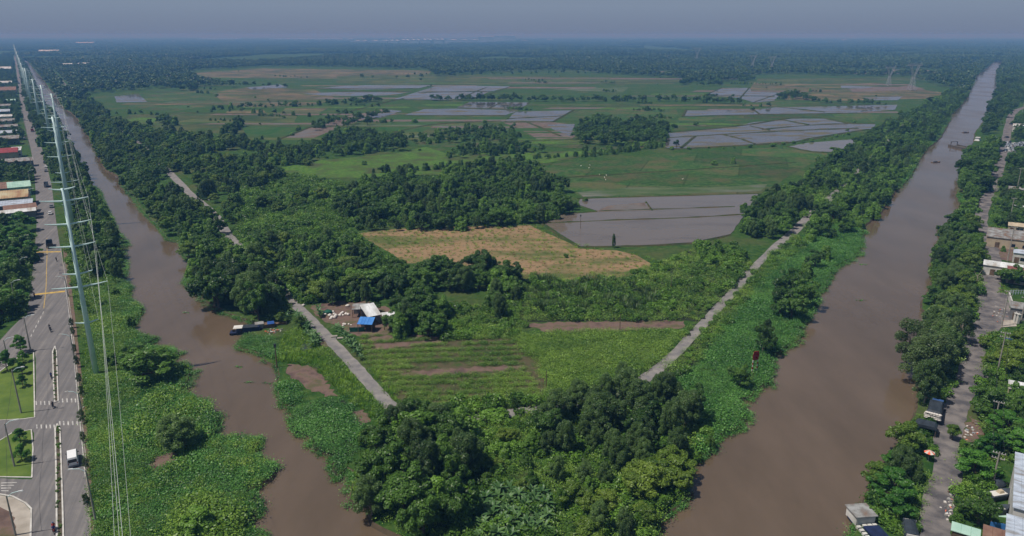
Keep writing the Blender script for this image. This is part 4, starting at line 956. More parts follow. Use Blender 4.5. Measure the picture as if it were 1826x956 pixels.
for sx in (-2, 2):
    for sy in (-1.3, 1.3): b = MB(); b.box(sx, sy, 0, .1, .1, 2.02); b.build('post', 'wood', e)
x, y = G(1657, 810, 1.6); e = empty('parasol', (x, y, 0), 0, 'red and white parasol at the lane edge under the almond tree', 'parasol')
b = MB(); n = 10; V = [(0, 0, 2.6)] + [(math.cos(2 * math.pi * k / n) * 1.05, math.sin(2 * math.pi * k / n) * 1.05, 2.0 if k % 2 else 2.06) for k in range(n)]
b.add(V, [(0, 1 + k, 1 + (k + 1) % n) for k in range(n)]); b.m = [k % 2 for k in range(n)]; b.build('canopy', ['orange_tarp', 'sack'], e)
b = MB(); b.tube([(0, 0, 0), (0, 0, 2.58)], .03, 6); b.build('pole', 'white_metal', e); BUILT.append((x - .6, y - 2.2, 4.2))
o = blob('tarpaulin_heap', 'blue_tarp', rr, 1.7, 1.2, 1.0); o.location = (*G(1797, 609), 0); tag(o, 'heap under a blue tarpaulin among trees below the gate', 'heap')
# white boundary wall with gate posts
wp = GP([(1797,530),(1804,552),(1810,574)])
e = empty('boundary_wall', (*wp[0], 0), 0, 'white boundary wall running to the gate post by the yard', 'wall')
for i in range(2):
    a, q = wp[i], wp[i + 1]; b = MB(); b.box((a[0] + q[0]) / 2 - wp[0][0], (a[1] + q[1]) / 2 - wp[0][1], 0, math.dist(a, q), .3, 2.2 + .003 * i, math.atan2(q[1] - a[1], q[0] - a[0])); b.build('wall_panel', 'wall_white', e)
for u, v in ((1809,575),(1814,577)):
    x, y = G(u, v); b = MB(); b.box(x - wp[0][0], y - wp[0][1], 0, .7, .7, 2.9); b.box(x - wp[0][0], y - wp[0][1], 2.9, .95, .95, .2); b.box(x - wp[0][0], y - wp[0][1], 3.1, .4, .4, .4, 0, 0, .4); b.build('gate_post', 'wall_white', e)
fill('gate_apron', GP([(1786,572),(1811,571),(1813,582),(1786,584)]), .075, 'paving', label='pale concrete apron before the gate posts', cat='paving')
x, y = G(1815, 525); e = empty('railing_fence', (x, y, 0), .02, 'pale blue railing fence above the white wall', 'fence')
for k in range(7): b = MB(); b.box(-2.6 + k * .9, 0, 0, .14, .14, 1.6); b.build('post', 'pale_sheet', e)
for z in (.5, 1.35): b = MB(); b.box(0, .1, z, 5.7, .06, .1); b.build('rail', 'pale_sheet', e)

# poles ---------------------------------------------------------------------------------------------
def pole_to(name, ub, vb, vt, label, cat, group, arm=None, r=.17, mat_='pole_concrete', rot=0., h=None):
    x, y = G(ub, vb); h = h or max(4., height(ub, vb, vt)); e = empty(name, (x, y, 0), rot, label, cat, group)
    b = MB(); b.tube([(0, 0, 0), (0, 0, h)], [r * 1.25, r * .7], 8); b.build('pole', mat_, e)
    if arm == 'lamp':
        b = MB(); b.tube([(0, 0, h - .4), (.9, 0, h + .35), (2.0, 0, h + .55)], .06, 6); b.build('lamp_arm', 'galv', e)
        b = MB(); b.box(2.3, 0, h + .48, .9, .34, .16, 0, 0, .7); b.build('lamp_head', 'white_metal', e)
    if arm in ('cross', 'double'):
        for k, z in enumerate((h - .5, h - 1.6) if arm == 'double' else (h - .4,)):
            b = MB(); b.box(0, .16, z, 2.2, .12, .14); b.build('cross_arm', 'pole_concrete', e)
            for s in (-1, -.45, .45, 1): b = MB(); b.tube([(s, .16, z + .14), (s, .16, z + .42)], [.09, .05], 6); b.build('insulator', 'white_metal', e)
    return e, (x, y, h)
LPOLES = [(28,955,884,'on the bare plaza corner'),(26,832,755,'on the lawn between two side roads'),(38,737,660,'standing at the lower end of the larger lawn'),(55,626,566,'at the tip of the larger lawn'),(15,646,606,'on the branch road side of the larger lawn'),(31,558,503,'below the roadside trees near the junction'),(40,489,462,'in the roadside bushes above the junction'),(44,450,422,'in the shade of the tall roadside trees'),(57,372,338,'beside the long low white roofed shed'),(57,342,305,'beside the pale green gabled house'),(171,931,838,'on the canal side verge at the van'),(148,745,700,'on the canal side verge by the rubbish'),(133,640,598,'on the canal side verge near the monopole base'),(122,530,495,'on the canal side verge by the speed bars')]
lamp_ends = []
for i, (u, v, vt, w) in enumerate(LPOLES):
    x, y = G(u, v); toward = 0 if u < 100 else math.pi
    e, p = pole_to('street_lamp', u, v, vt, f'grey concrete street lamp {w}', 'street lamp', 'street lamps along the left road', 'lamp', rot=LANG * .5 + toward); lamp_ends.append(p)
for i, (u, v, w) in enumerate(((58,305,'past the red roofed house'), (53,265,'behind the red roofed house'), (47,235,'beside the row houses'), (42,210,'beyond the row houses'), (37,185,'far up the road before the brown hall'))):
    e, p = pole_to('utility_pole', u, v, 0, f'thin concrete utility pole {w}', 'utility pole', 'utility poles up the left road', 'cross', h=9, rot=LANG); 
RPOLES = [(1769,867,806,'double','beside the boats, carrying two cross arms'),(1773,757,716,'cross','behind the rubbish strewn soil, single cross arm'),(1778,666,592,'double','leaning over the blue tarpaulin'),(1786,582,518,'double','at the gate apron, cluttered with fittings'),(1796,466,404,'double','by the long white roof'),(1798,405,353,'cross','in the bushes above the grey roofed house'),(1812,345,300,'cross','in the village trees beside the lane'),(1820,575,530,'cross','behind the gate posts'),(1823,200,165,'cross','at the lane curve by the scrap yard')]
rtop = []
for u, v, vt, a, w in RPOLES:
    e, p = pole_to('utility_pole', u, v, vt, f'pale concrete utility pole {w}', 'utility pole', 'utility poles along the right lane', a, rot=RANG); rtop.append(p)
for u, v, vt, w in ((1105,592,560,'at the soil strip in the garden'),(974,690,661,'among the vines above the tip grove'),(1196,517,493,'in the rough undergrowth behind the garden'),(375,393,370,'at the left track in the woods')):
    pole_to('utility_pole', u, v, vt, f'slim dark utility pole {w}', 'utility pole', 'lone poles in the undergrowth', None, .11, 'wood')
e, p = pole_to('channel_post', 494, 655, 614, 'weathered wooden channel post with dark top on the left canal bank', 'post', None, None, .16, 'wood'); b = MB(); b.box(0, 0, p[2] - .9, .5, .5, 1.0); b.build('post_cap', 'black_tarp', e)
e, p = pole_to('marker_stake', 1035, 408, 383, 'thin dark stake standing in the large pond', 'stake', None, None, .1, 'wood'); b = MB(); b.box(0, 0, p[2] - .8, .5, .3, .8); b.build('stake_flag', 'black_tarp', e)
# red navigation sign
x, y = G(1345, 664); h = height(1345, 664, 625); e = empty('navigation_sign', (x, y, -.2), .35, 'red navigation sign on red and white striped legs at the canal edge', 'sign')
for s in (-.75, .75):
    for k in range(6): b = MB(); b.box(s, 0, k * h * .1, .22, .22, h * .1 - .003); b.build('leg_band', 'white_metal' if k % 2 else 'red_sign', e)
b = MB(); z0 = h * .6
for k in range(4): b.box(0, 0, z0 + k * h * .1, 2.0 - .25 * abs(k - 1.5), .12, h * .09)
b.box(0, .1, z0, .3, .08, h * .4); b.build('board', 'red_sign', e)
# bare dead tree on the right bank is built with the trees; jetty boom across the right canal
a0, a1 = G(1699, 260, -.5), G(1748, 271, -.5); L = math.dist(a0, a1); ang = math.atan2(a1[1] - a0[1], a1[0] - a0[0])
e = empty('floating_jetty', ((a0[0] + a1[0]) / 2, (a0[1] + a1[1]) / 2, -.9), ang, 'brown floating jetty of timber reaching into the right canal', 'jetty')
b = MB(); b.box(0, 0, .1, L, 8, .5); b.build('deck', 'old_timber', e); b = MB(); b.box(0, 3.9, .6, L, .2, .9); b.box(0, -3.9, .6, L, .2, .9); b.build('rail', 'old_timber', e); b = MB(); b.box(-L / 2 + 1.2, -2.6, .6, .4, .4, 3.); b.box(-L / 2 + 1.2, 2.6, .6, .4, .4, 3.); b.box(-L / 2 + 1.2, 0, 3.6, .5, 6., .4); b.build('end_frame', 'old_timber', e)
for u, v, lab in ((1743,251,'white cabin boat moored beside the timber jetty'), (1722,236,'low dark boat under the bank trees above the jetty'), (1669,289,'small dark rowing boat alone in the right canal')):
    x, y = G(u, v, -.5); w = lab.startswith('white'); e = empty('moored_boat', (x, y, -1.0), .9 if w else .2, lab, 'boat')
    hull_mb(12 if w else 7, 4 if w else 2.0, 1.2 if w else .6).build('hull', 'white_metal' if w else 'wood', e)
    b = MB(); b.box(-.5, 0, 1.1 if w else .5, 6 if w else 2.4, 3. if w else 1.3, 2.2 if w else .5); b.build('cabin', 'white_metal' if w else 'black_tarp', e)
    if w: b = MB(); b.box(-.5, 0, 3.3, 7, 3.4, .12); b.build('cabin_roof', 'white_metal', e)
# steel monopoles
def monopole(ub, vb, vt, arms, lab, seed=0):
    x, y = G(ub, vb); h = height(ub, vb, vt); e = empty('steel_monopole', (x, y, 0), LANG, lab, 'power pole', 'steel monopoles along the left canal')
    k = h / 55
    r0 = .74 if y < 200 else 1.0 + y / 2500
    b = MB(); b.tube([(0, 0, 0), (0, 0, h * .5), (0, 0, h)], [r0, r0 * .75, r0 * .45], 14); b.build('shaft', 'galv', e, True)
    b = MB(); b.tube([(0, 0, 0), (0, 0, .35)], r0 * 1.35, 14); b.build('base_flange', 'concrete', e)
    tips = []
    for z, wd in arms:
        z = z if z > 1 else z * h
        for s in (-1, 1):
            q = MB(); q.tube([(s * .2, 0, z), (s * wd * .6, 0, z + .25), (s * wd, 0, z + .55)], [.26, .19, .1], 8); q.build('cross_arm', 'galv', e)
            px, py = x + s * wd * math.cos(LANG), y + s * wd * math.sin(LANG); tips.append((px, py, z + .5, s))
    return tips, (x, y, h)
def armz(v, ub=172, vb=668):
    return height(ub, vb, v)
A1 = [(armz(576), 2.7), (armz(512), 6.2), (armz(489), 3.3), (armz(440), 5.0), (armz(400), 5.0), (armz(359), 5.2), (armz(339), 2.8)]
A2 = [(armz(366, 129, 402), 2.7), (armz(325, 129, 402), 5.8), (armz(309, 129, 402), 3.), (armz(280, 129, 402), 5.), (armz(255, 129, 402), 5.), (armz(228, 129, 402), 5.2), (armz(212, 129, 402), 2.8)]
def frac(n=8): return [(.27, 2.7), (.47, 6.), (.54, 3.2), (.69, 5.), (.82, 5.), (.93, 5.2), (.985, 2.8)]
ORD = ['nearest one, its base among the hyacinths', 'second from the junction, rising just behind the nearest one', 'third from the junction, beside the canal bend', 'fourth from the junction', 'fifth from the junction', 'sixth from the junction', 'seventh from the junction', 'eighth from the junction', 'ninth from the junction', 'tenth from the junction', 'eleventh from the junction', 'twelfth from the junction, hazy', 'thirteenth from the junction, farthest in the haze']
MP = [(172,668,336,A1),(129,402,208,A2),(114,291,167,frac()),(90,246,152,frac()),(72,219,141,frac()),(57,191,122,frac()),(51,176,121,frac()),(46,160,112,frac()),(41,142,103,frac()),(37,128,98,frac()),(33.5,116,92,frac()),(30.5,106,86,frac()),(28,98,80,frac())]
TIPS = []
for i, (u, v, vt, ar) in enumerate(MP):
    t, p = monopole(u, v, vt, ar, 'pale green steel monopole, ' + ORD[i]); TIPS.append((t, p))
def wire(a, b_, sag, r=.045, n=14, lab='', mat_='wire', group='wires on the steel monopoles', nm='power_line'):
    P = [tuple(p + (q - p) * t for p, q in zip(a, b_)) for t in np.linspace(0, 1, n)]
    P = [(x, y, z - sag * 4 * t * (1 - t)) for (x, y, z), t in zip(P, np.linspace(0, 1, n))]
    b = MB(); b.tube(P, r, 4); tag(b.build(nm, mat_), lab, 'wire', group)
t1, p1 = TIPS[0]; NEAR = (-8., 4., 0.)
wk = 0
for (x, y, z, s) in t1:
    if s < 0 or abs(x - p1[0]) < 3.2: continue
    end = (NEAR[0] + (x - p1[0]) + (-6.9, -6.2, -4.4, -3.5, -1.5, -1.)[min(wk, 5)], NEAR[1] + (y - p1[1]), z + 1.5); wk += 1
    wire((x, y, z), end, 7., .02, 24, 'thin pale conductor running from the nearest monopole overhead past the camera')
for i in range(6):
    for a, q in zip(TIPS[i][0], TIPS[i + 1][0]):
        if a[3] > 0: wire(a[:3], q[:3], 4., .018 + .008 * i, 12, 'faint conductor between monopoles up the left canal')
for i in range(3):
    for s in (-1, 1):
        a, q = rtop[i], rtop[i + 1]; wire((a[0] + s, a[1], a[2]), (q[0] + s, q[1], q[2]), 1.2, .025, 10, 'thin overhead wire along the right lane', 'dark_wire', 'wires along the right lane', 'overhead_wire')
for i in (0, 1, 2, 3):
    a, q = lamp_ends[i], lamp_ends[i + 1]
    if i != 3: wire((a[0], a[1], a[2] - .5), (q[0], q[1], q[2] - .5), .8, .025, 10, 'thin dark wire between street lamps over the lawns', 'dark_wire', 'wires between street lamps', 'overhead_wire')
for i in (10, 11, 12):
    a, q = lamp_ends[i], lamp_ends[i + 1]; wire((a[0], a[1], a[2] - .6), (q[0], q[1], q[2] - .6), .8, .025, 10, 'thin dark wire along the canal side verge', 'dark_wire', 'wires between verge lamps', 'overhead_wire')
# lattice transmission towers
def tower(u, vb, vt, lab, rot=.1):
    x, y = G(u, vb); h = height(u, vb, vt); e = empty('lattice_tower', (x, y, 0), rot, lab, 'transmission tower', 'lattice towers beyond the paddies')
    B, wst, zw = h * .1, h * .035, h * .5; r = .3
    b = MB()
    for sx in (-1, 1):
        for sy in (-1, 1): b.tube([(sx * B, sy * B, 0), (sx * wst, sy * wst, zw)], r, 4)
    n = 5
    for i in range(n):
        k0, k1 = i / n, (i + 1) / n; w0, w1 = B + (wst - B) * k0, B + (wst - B) * k1; z0, z1 = zw * k0, zw * k1
        for sy in (-1, 1): b.tube([(-w0, sy * w0, z0), (w1, sy * w1, z1)], r * .6, 4); b.tube([(w0, sy * w0, z0), (-w1, sy * w1, z1)], r * .6, 4)
        for sx in (-1, 1): b.tube([(sx * w0, -w0, z0), (sx * w1, w1, z1)], r * .6, 4)
    b.build('tower_body', 'lattice', e)
    b = MB()
    for s in (-1, 1):
        for sy in (-1, 1): b.tube([(s * wst, sy * wst, zw), (s * h * .2, sy * .4, h * .92)], r, 4); b.tube([(0, sy * wst, zw * 1.06), (s * h * .13, sy * .4, h * .92)], r * .8, 4)
        for i in range(5): k = i / 5; b.tube([(s * (wst + (h * .2 - wst) * k), 0, zw + (h * .42) * k), (s * h * .13 * (k + .2), 0, zw + h * .42 * (k + .2))], r * .5, 4)
    b.build('v_frame', 'lattice', e)
    b = MB()
    for z in (h * .9, h * .95):
        b.tube([(-h * .3, 0, z), (h * .3, 0, z)], r * .8, 4)
    for i in range(12): X = -h * .3 + h * .05 * i; b.tube([(X, 0, h * .9), (X + h * .05, 0, h * .95)], r * .5, 4)
    for s in (-1, 1): b.tube([(s * h * .2, 0, h * .95), (s * h * .26, 0, h * 1.03)], r * .7, 4)
    b.build('cross_arm', 'lattice', e); return e
tower(1625, 161, 112, 'grey lattice tower nearest the right canal'); tower(1584, 153, 118, 'grey lattice tower just left of the nearest one'); tower(1375, 128, 100, 'hazy lattice tower in the middle of the far woods'); tower(1341, 125, 98, 'hazy lattice tower beside the middle one'); tower(1242, 111, 85, 'farthest hazy lattice tower above the woods')

# vehicles --------------------------------------------------------------------------------------------
def wheels(e, xs, w, r):
    for sx in xs:
        for sy in (-1, 1):
            b = MB(); b.disc((sx, sy * (w / 2 - .12), r), (0, 1, 0), r, .24, 12); o = b.build('wheel', 'rubber', e)
            q = MB(); q.disc((sx, sy * (w / 2 + .005), r), (0, 1, 0), r * .55, .02, 10); q.build('rim', 'galv', o)
def van(loc, rot, lab):
    e = empty('van', loc, rot, lab, 'van')
    L, W, H = 5.2, 1.95, 2.3
    b = MB(); b.extrude([(-L / 2, .35), (L / 2 - .05, .35), (L / 2, .9), (L / 2 - .25, 1.15), (L / 2 - 1.15, 2.05), (L / 2 - 1.5, H), (-L / 2 + .12, H), (-L / 2, 1.9)], W, inset=[0, 0, 0, 0, .1, .16, .16, .04]); b.build('body', 'white_car', e)
    b = MB(); b.add([(L / 2 - .3, -W / 2 + .14, 1.22), (L / 2 - .3, W / 2 - .14, 1.22), (L / 2 - 1.12, W / 2 - .2, 2.06), (L / 2 - 1.12, -W / 2 + .2, 2.06)], [(0, 1, 2, 3)]); o = b.build('windscreen', 'glass', e); o.location.x = .025; o.location.z = .02
    b = MB(); b.box(-L / 2 - .01, 0, 1.25, .03, W - .4, .7); b.build('rear_window', 'glass', e)
    for s in (-1, 1):
        b = MB(); b.box(-.2, s * (W / 2 - .06), 1.25, 3.6, .1, .6); b.build('side_window', 'glass', e)
        b = MB(); b.box(-L / 2 - .01, s * .8, .8, .03, .16, .4); b.build('tail_light', 'red_sign', e)
        b = MB(); b.box(L / 2 - .02, s * .75, .75, .05, .3, .2); b.build('headlight', 'white_metal', e)
        b = MB(); b.box(L / 2 - 1., s * (W / 2 + .12), 1.2, .12, .2, .22); b.build('mirror', 'rubber', e)
    b = MB(); b.box(-L / 2 - .05, 0, .35, .14, W - .1, .25); b.build('bumper', 'grey_car', e)
    wheels(e, (-1.6, 1.6), W, .34); return e
def at_road(u, v, line=ROADC): x, y = G(u, v); return (x, y, .056), ground_dir(line, x, y)
loc, a = at_road(131, 824); van(loc, a, 'white van driving away beside the long median')
def car(loc, rot, lab, paint_, group='cars on the left road'):
    e = empty('parked_car' if 'parked' in group else 'car', loc, rot, lab, 'car', group); L, W = 4.3, 1.75
    b = MB(); b.extrude([(-L / 2, .35), (L / 2, .35), (L / 2, .75), (L / 2 - .9, .92), (-L / 2 + .3, .98), (-L / 2, .8)], W); b.build('body', paint_, e)
    b = MB(); b.extrude([(-L / 2 + .35, .97), (L / 2 - 1.0, .91), (L / 2 - 1.7, 1.42), (-L / 2 + .9, 1.46)], W - .12, inset=[0, 0, .2, .2]); b.build('cabin', 'glass', e)
    b = MB(); b.box(-.25, 0, 1.43, 1.6, W - .5, .05); b.build('roof', paint_, e); 
    for sx in (-1.35, 1.35):
        for sy in (-1, 1): b = MB(); b.disc((sx, sy * (W / 2 - .1), .31), (0, 1, 0), .31, .22, 10); b.build('wheel', 'rubber', e)
    return e
def truck(loc, rot, lab, cab, box_, open_=False, L=7.5):
    e = empty('truck', loc, rot, lab, 'truck', 'trucks on the left road'); W = 2.4
    b = MB(); b.extrude([(L / 2 - 2, .6), (L / 2, .6), (L / 2, 1.6), (L / 2 - .3, 2.5), (L / 2 - 2, 2.6)], W - .2); b.build('cab', cab, e)
    b = MB(); b.add([(L / 2 + .02, -W / 2 + .25, 1.6), (L / 2 + .02, W / 2 - .25, 1.6), (L / 2 - .26, W / 2 - .3, 2.4), (L / 2 - .26, -W / 2 + .3, 2.4)], [(0, 1, 2, 3)]); b.build('windscreen', 'glass', e)
    b = MB(); z = .95
    if open_:
        b.box(-1.1, 0, z, L - 2.3, W, .12)
        for s in (-1, 1): b.box(-1.1, s * (W / 2 - .05), z + .12, L - 2.3, .1, 1.1)
        b.box(-1.1 - (L - 2.3) / 2 + .05, 0, z + .12, .1, W - .2, 1.1); b.box(-1.1 + (L - 2.3) / 2 - .05, 0, z + .12, .1, W - .2, 1.4)
    else: b.box(-1.1, 0, z, L - 2.3, W, 2.0)
    b.build('cargo_bed' if open_ else 'cargo_box', box_, e)
    for sx in (L / 2 - 1.1, -L / 2 + 1.5):
        for sy in (-1, 1): b = MB(); b.disc((sx, sy * (W / 2 - .15), .48), (0, 1, 0), .48, .3, 10); b.build('wheel', 'rubber', e)
    return e
for u, v, kind, c1, c2, lab in ((89,440,'t','dark_car','dark_car','dark open truck at the upper speed bar'), (83,333,'t','dark_car','grey_car','dark truck with a grey bed below the white car pair'), (66,254,'t','green_car','green_car','green truck far up the road'), (58,235,'t','dark_car','red_car','dark truck with a red bed ahead of the green truck'), (41,172,'t','red_car','red_car','red truck in the far roadside haze'), (34,150,'t','dark_car','blue_car','blue boxed truck in the far haze')):
    loc, a = at_road(u, v); truck(loc, a, lab, c1, c2, kind == 't' and 'boxed' not in lab)
for u, v, pc, lab in ((90,382,'white_car','white car alone below the long low white roofed shed'), (82,299,'white_car','white car third in the queue past the red roof'), (82,306,'grey_car','grey car behind the white car in the queue'), (80,291,'dark_car','dark car leading the queue past the red roof'), (92,370,'grey_car','grey car ahead of the lone white car'), (48,215,'white_car','white car by the row houses'), (38,188,'dark_car','dark car far up the road by the row houses'), (31,122,'white_car','pale car in the farthest haze of the road'), (44,248,'white_car','white car standing in front of the row houses'), (36,160,'white_car','white car ahead of the far red truck')):
    loc, a = at_road(u, v); car(loc, a, lab, pc)
# motorbikes and riders
def bike_mb():
    b = MB()
    for x in (-.62, .62): b.tube([(x + math.cos(t) * .27, 0, .3 + math.sin(t) * .27) for t in np.linspace(0, 2 * math.pi, 13)], .05, 5)
    return b
def person_mesh(shirt):
    J = {'hip': (0, 0, .86, .15), 'belly': (.02, 0, 1.05, .15), 'chest': (.06, 0, 1.3, .17), 'neck': (.1, 0, 1.48, .065), 'head': (.13, 0, 1.6, .1), 'top': (.14, 0, 1.7, .085)}
    for s, n in ((1, 'l'), (-1, 'r')):
        J |= {'sh' + n: (.07, .2 * s, 1.38, .07), 'el' + n: (.2, .27 * s, 1.16, .05), 'wr' + n: (.45, .28 * s, 1.1, .04), 'hd' + n: (.55, .27 * s, 1.09, .045),
              'th' + n: (.08, .12 * s, .8, .11), 'kn' + n: (.42, .17 * s, .74, .075), 'an' + n: (.24, .16 * s, .36, .05), 'ft' + n: (.38, .17 * s, .31, .045)}
    E = [('hip', 'belly'), ('belly', 'chest'), ('chest', 'neck'), ('neck', 'head'), ('head', 'top')]
    for n in 'lr': E += [('chest', 'sh' + n), ('sh' + n, 'el' + n), ('el' + n, 'wr' + n), ('wr' + n, 'hd' + n), ('hip', 'th' + n), ('th' + n, 'kn' + n), ('kn' + n, 'an' + n), ('an' + n, 'ft' + n)]
    K = list(J); me = bpy.data.meshes.new('person'); me.from_pydata([J[k][:3] for k in K], [(K.index(a), K.index(c)) for a, c in E], [])
    o = bpy.data.objects.new('person_skeleton', me); COL.objects.link(o); m = o.modifiers.new('skin', 'SKIN'); m.use_smooth_shade = True
    for i, k in enumerate(K): me.skin_vertices[0].data[i].radius = (J[k][3],) * 2; me.skin_vertices[0].data[i].use_root = (k == 'hip')
    o.modifiers.new('sub', 'SUBSURF').levels = 1
    dg = bpy.context.evaluated_depsgraph_get(); out = bpy.data.meshes.new_from_object(o.evaluated_get(dg)); bpy.data.objects.remove(o)
    out.materials.clear()
    for mm in (shirt, 'cloth_dark', 'skin'): out.materials.append(M[mm])
    for p in out.polygons:
        c = p.center; p.material_index = 2 if (c.z > 1.44 or (c.x > .4 and c.z > 1.0)) else (1 if c.z < .93 else 0)
    return out
PM = {k: person_mesh(k) for k in ('cloth_blue', 'cloth_dark', 'cloth_red')}
for u, v, sh, paint_, away, w in ((92,675,'cloth_blue','dark_car',1,'beside the short median'), (89,588,'cloth_dark','dark_car',1,'in the open junction, upper of the pair'), (90.5,592,'cloth_dark','grey_car',1,'in the open junction, lower of the pair'), (95,727,'cloth_dark','dark_car',0,'at the upper crosswalk gap'), (97,950,'cloth_blue','red_car',0,'at the lower end of the long median'), (97,945,'cloth_red','blue_car',0,'just ahead of the one in blue by the long median'), (62,531,'cloth_red','dark_car',1,'by the roadside bushes at the speed bars'), (101,466,'cloth_dark','dark_car',1,'below the dark open truck')):
    loc, a = at_road(u, v); a += 0 if away else math.pi
    e = empty('motorbike', loc, a, f'small {paint_.split("_")[0]} motorbike {w}', 'motorbike', 'motorbikes on the left road')
    for s in (-.62, .62):
        b = MB(); b.tube([(s + math.cos(t) * .25, 0, .3 + math.sin(t) * .25) for t in np.linspace(0, 2 * math.pi, 13)], .055, 5); b.build('wheel', 'rubber', e)
    b = MB(); b.tube([(-.62, 0, .3), (-.3, 0, .62), (.25, 0, .42), (.55, 0, .95)], [.08, .13, .12, .06], 6); b.tube([(.62, 0, .3), (.5, 0, 1.0)], .05, 6); b.box(.45, 0, .6, .25, .3, .35, 0, 0, .7); b.build('frame', paint_, e)
    b = MB(); b.box(-.2, 0, .68, .75, .26, .12); b.build('seat', 'rubber', e)
    b = MB(); b.tube([(.45, -.34, 1.02), (.5, 0, .98), (.45, .34, 1.02)], .025, 5); b.build('handlebar', 'rubber', e)
    q = tag(link('person', PM[sh]), ' '.join(f'rider in {sh.split("_")[1] + " shirt" if sh != "cloth_dark" else "dark clothes"} on motorbike {w}'.split()[:16]), 'person', 'riders on motorbikes'); q.location = loc; q.rotation_euler = (0, 0, a)
    hb = MB(); hb.tube([(.13, 0, 1.56), (.13, 0, 1.64), (.12, 0, 1.72), (.11, 0, 1.76)], [.13, .145, .11, .03], 10); hb.build('helmet', paint_, q, True)
# cars and scrap beside the far end of the right lane
for i, (u, v, pc, w) in enumerate(((1783,212,'white_car','parked highest by the lane, next to the bank trees'), (1773,246,'white_car','parked by the jetty, beneath the trees'), (1784,250,'dark_car','parked right of the white one at the jetty'), (1795,246,'dark_car','parked in the yard mouth above the scrap heap'), (1777,253,'grey_car','parked lowest at the jetty'), (1803,222,'dark_car','parked beyond the lane at the scrap yard'))):
    x, y = G(u, v); car((x, y, .06), ground_dir(RR, x, y) + (.6 if i % 2 else 0), f'{pc.split("_")[0]} car {w}', pc, 'cars parked by the right lane')
sc_r = random.Random(6); sb = MB()
for k in range(260):
    u, v = sc_r.uniform(1790, 1830), sc_r.uniform(255, 272); x, y = G(u, v); sb.box(x, y, 0, sc_r.uniform(.4, 2.2), sc_r.uniform(.4, 1.6), sc_r.uniform(.3, 1.8), sc_r.uniform(0, 3), sc_r.choice([0, 0, 1, 2, 3]))
tag(sb.build('scrap_debris', ['pale_sheet', 'black_tarp', 'grey_sheet', 'white_metal']), 'glinting scrap metal spread beside the right lane', 'scrap', kind='stuff'); BUILT.append((*G(1808, 263), 24))
lb = MB()
for k in range(170):
    u, v = sc_r.choice([(sc_r.gauss(160, 6), sc_r.gauss(723, 4)), (sc_r.gauss(1733, 8), sc_r.gauss(768, 9)), (sc_r.gauss(1782, 6), sc_r.gauss(560, 9)), (sc_r.gauss(488, 7), sc_r.gauss(592, 3)), (sc_r.gauss(151, 3), sc_r.gauss(705, 5)), (sc_r.gauss(1690, 6), sc_r.gauss(905, 16))]); x, y = G(u, v)
    lb.box(x, y, .02, sc_r.uniform(.15, .7), sc_r.uniform(.15, .5), sc_r.uniform(.05, .3), sc_r.uniform(0, 3), sc_r.choice([0, 0, 1, 2, 3, 4]))
tag(lb.build('litter', ['sack', 'wood', 'orange_tarp', 'grey_sheet', 'pale_sheet']), 'scattered rubbish on the verges and banks', 'litter', kind='stuff')
# egrets in the green field
def egret_mb():
    b = MB(); b.tube([(-.32, 0, .5), (-.1, 0, .58), (.15, 0, .6), (.25, 0, .62)], [.03, .14, .12, .05], 8); b.tube([(.22, 0, .62), (.34, 0, .74), (.28, 0, .88), (.36, 0, .98), (.44, 0, .98)], [.06, .04, .035, .05, .03], 6); b.tube([(.44, 0, .98), (.6, 0, .95)], [.025, .006], 5, 1)
    for s in (-.05, .05): b.tube([(0, s, .5), (.02, s, .25), (0, s, 0)], .018, 5, 1)
    return b
M['bill'] = mat('yellow_bill', srgb(200, 160, 60), None, .6)
eg = None
for u, v, w in ((1036,298,'uppermost of the scattered egrets'),(1052,297,'right of the uppermost egret'),(1050,302,'just below the uppermost pair'),(1069,314,'highest of the lower egrets'),(1081,315,'rightmost of the lower egrets'),(1080,323,'lowest of the egrets'),(1078,319,'between the two lowest egrets'),(373,360,'alone beside the left track in the woods'),(1217,322,'alone in the right half of the green field')):
    x, y = G(u, v)
    if eg is None: eg = egret_mb().build('egret', ['feathers', 'bill'], None, True); tag(eg, 'white egret standing in the green field, ' + w, 'bird', 'egrets in the field'); eg.location = (x, y, .08); eg.scale = (1.5,) * 3
    else: dup(eg, (x, y, .08), rr.uniform(0, 6), (1.5,) * 3, 'white egret standing ' + ('' if 'alone' in w else 'in the green field, ') + w)
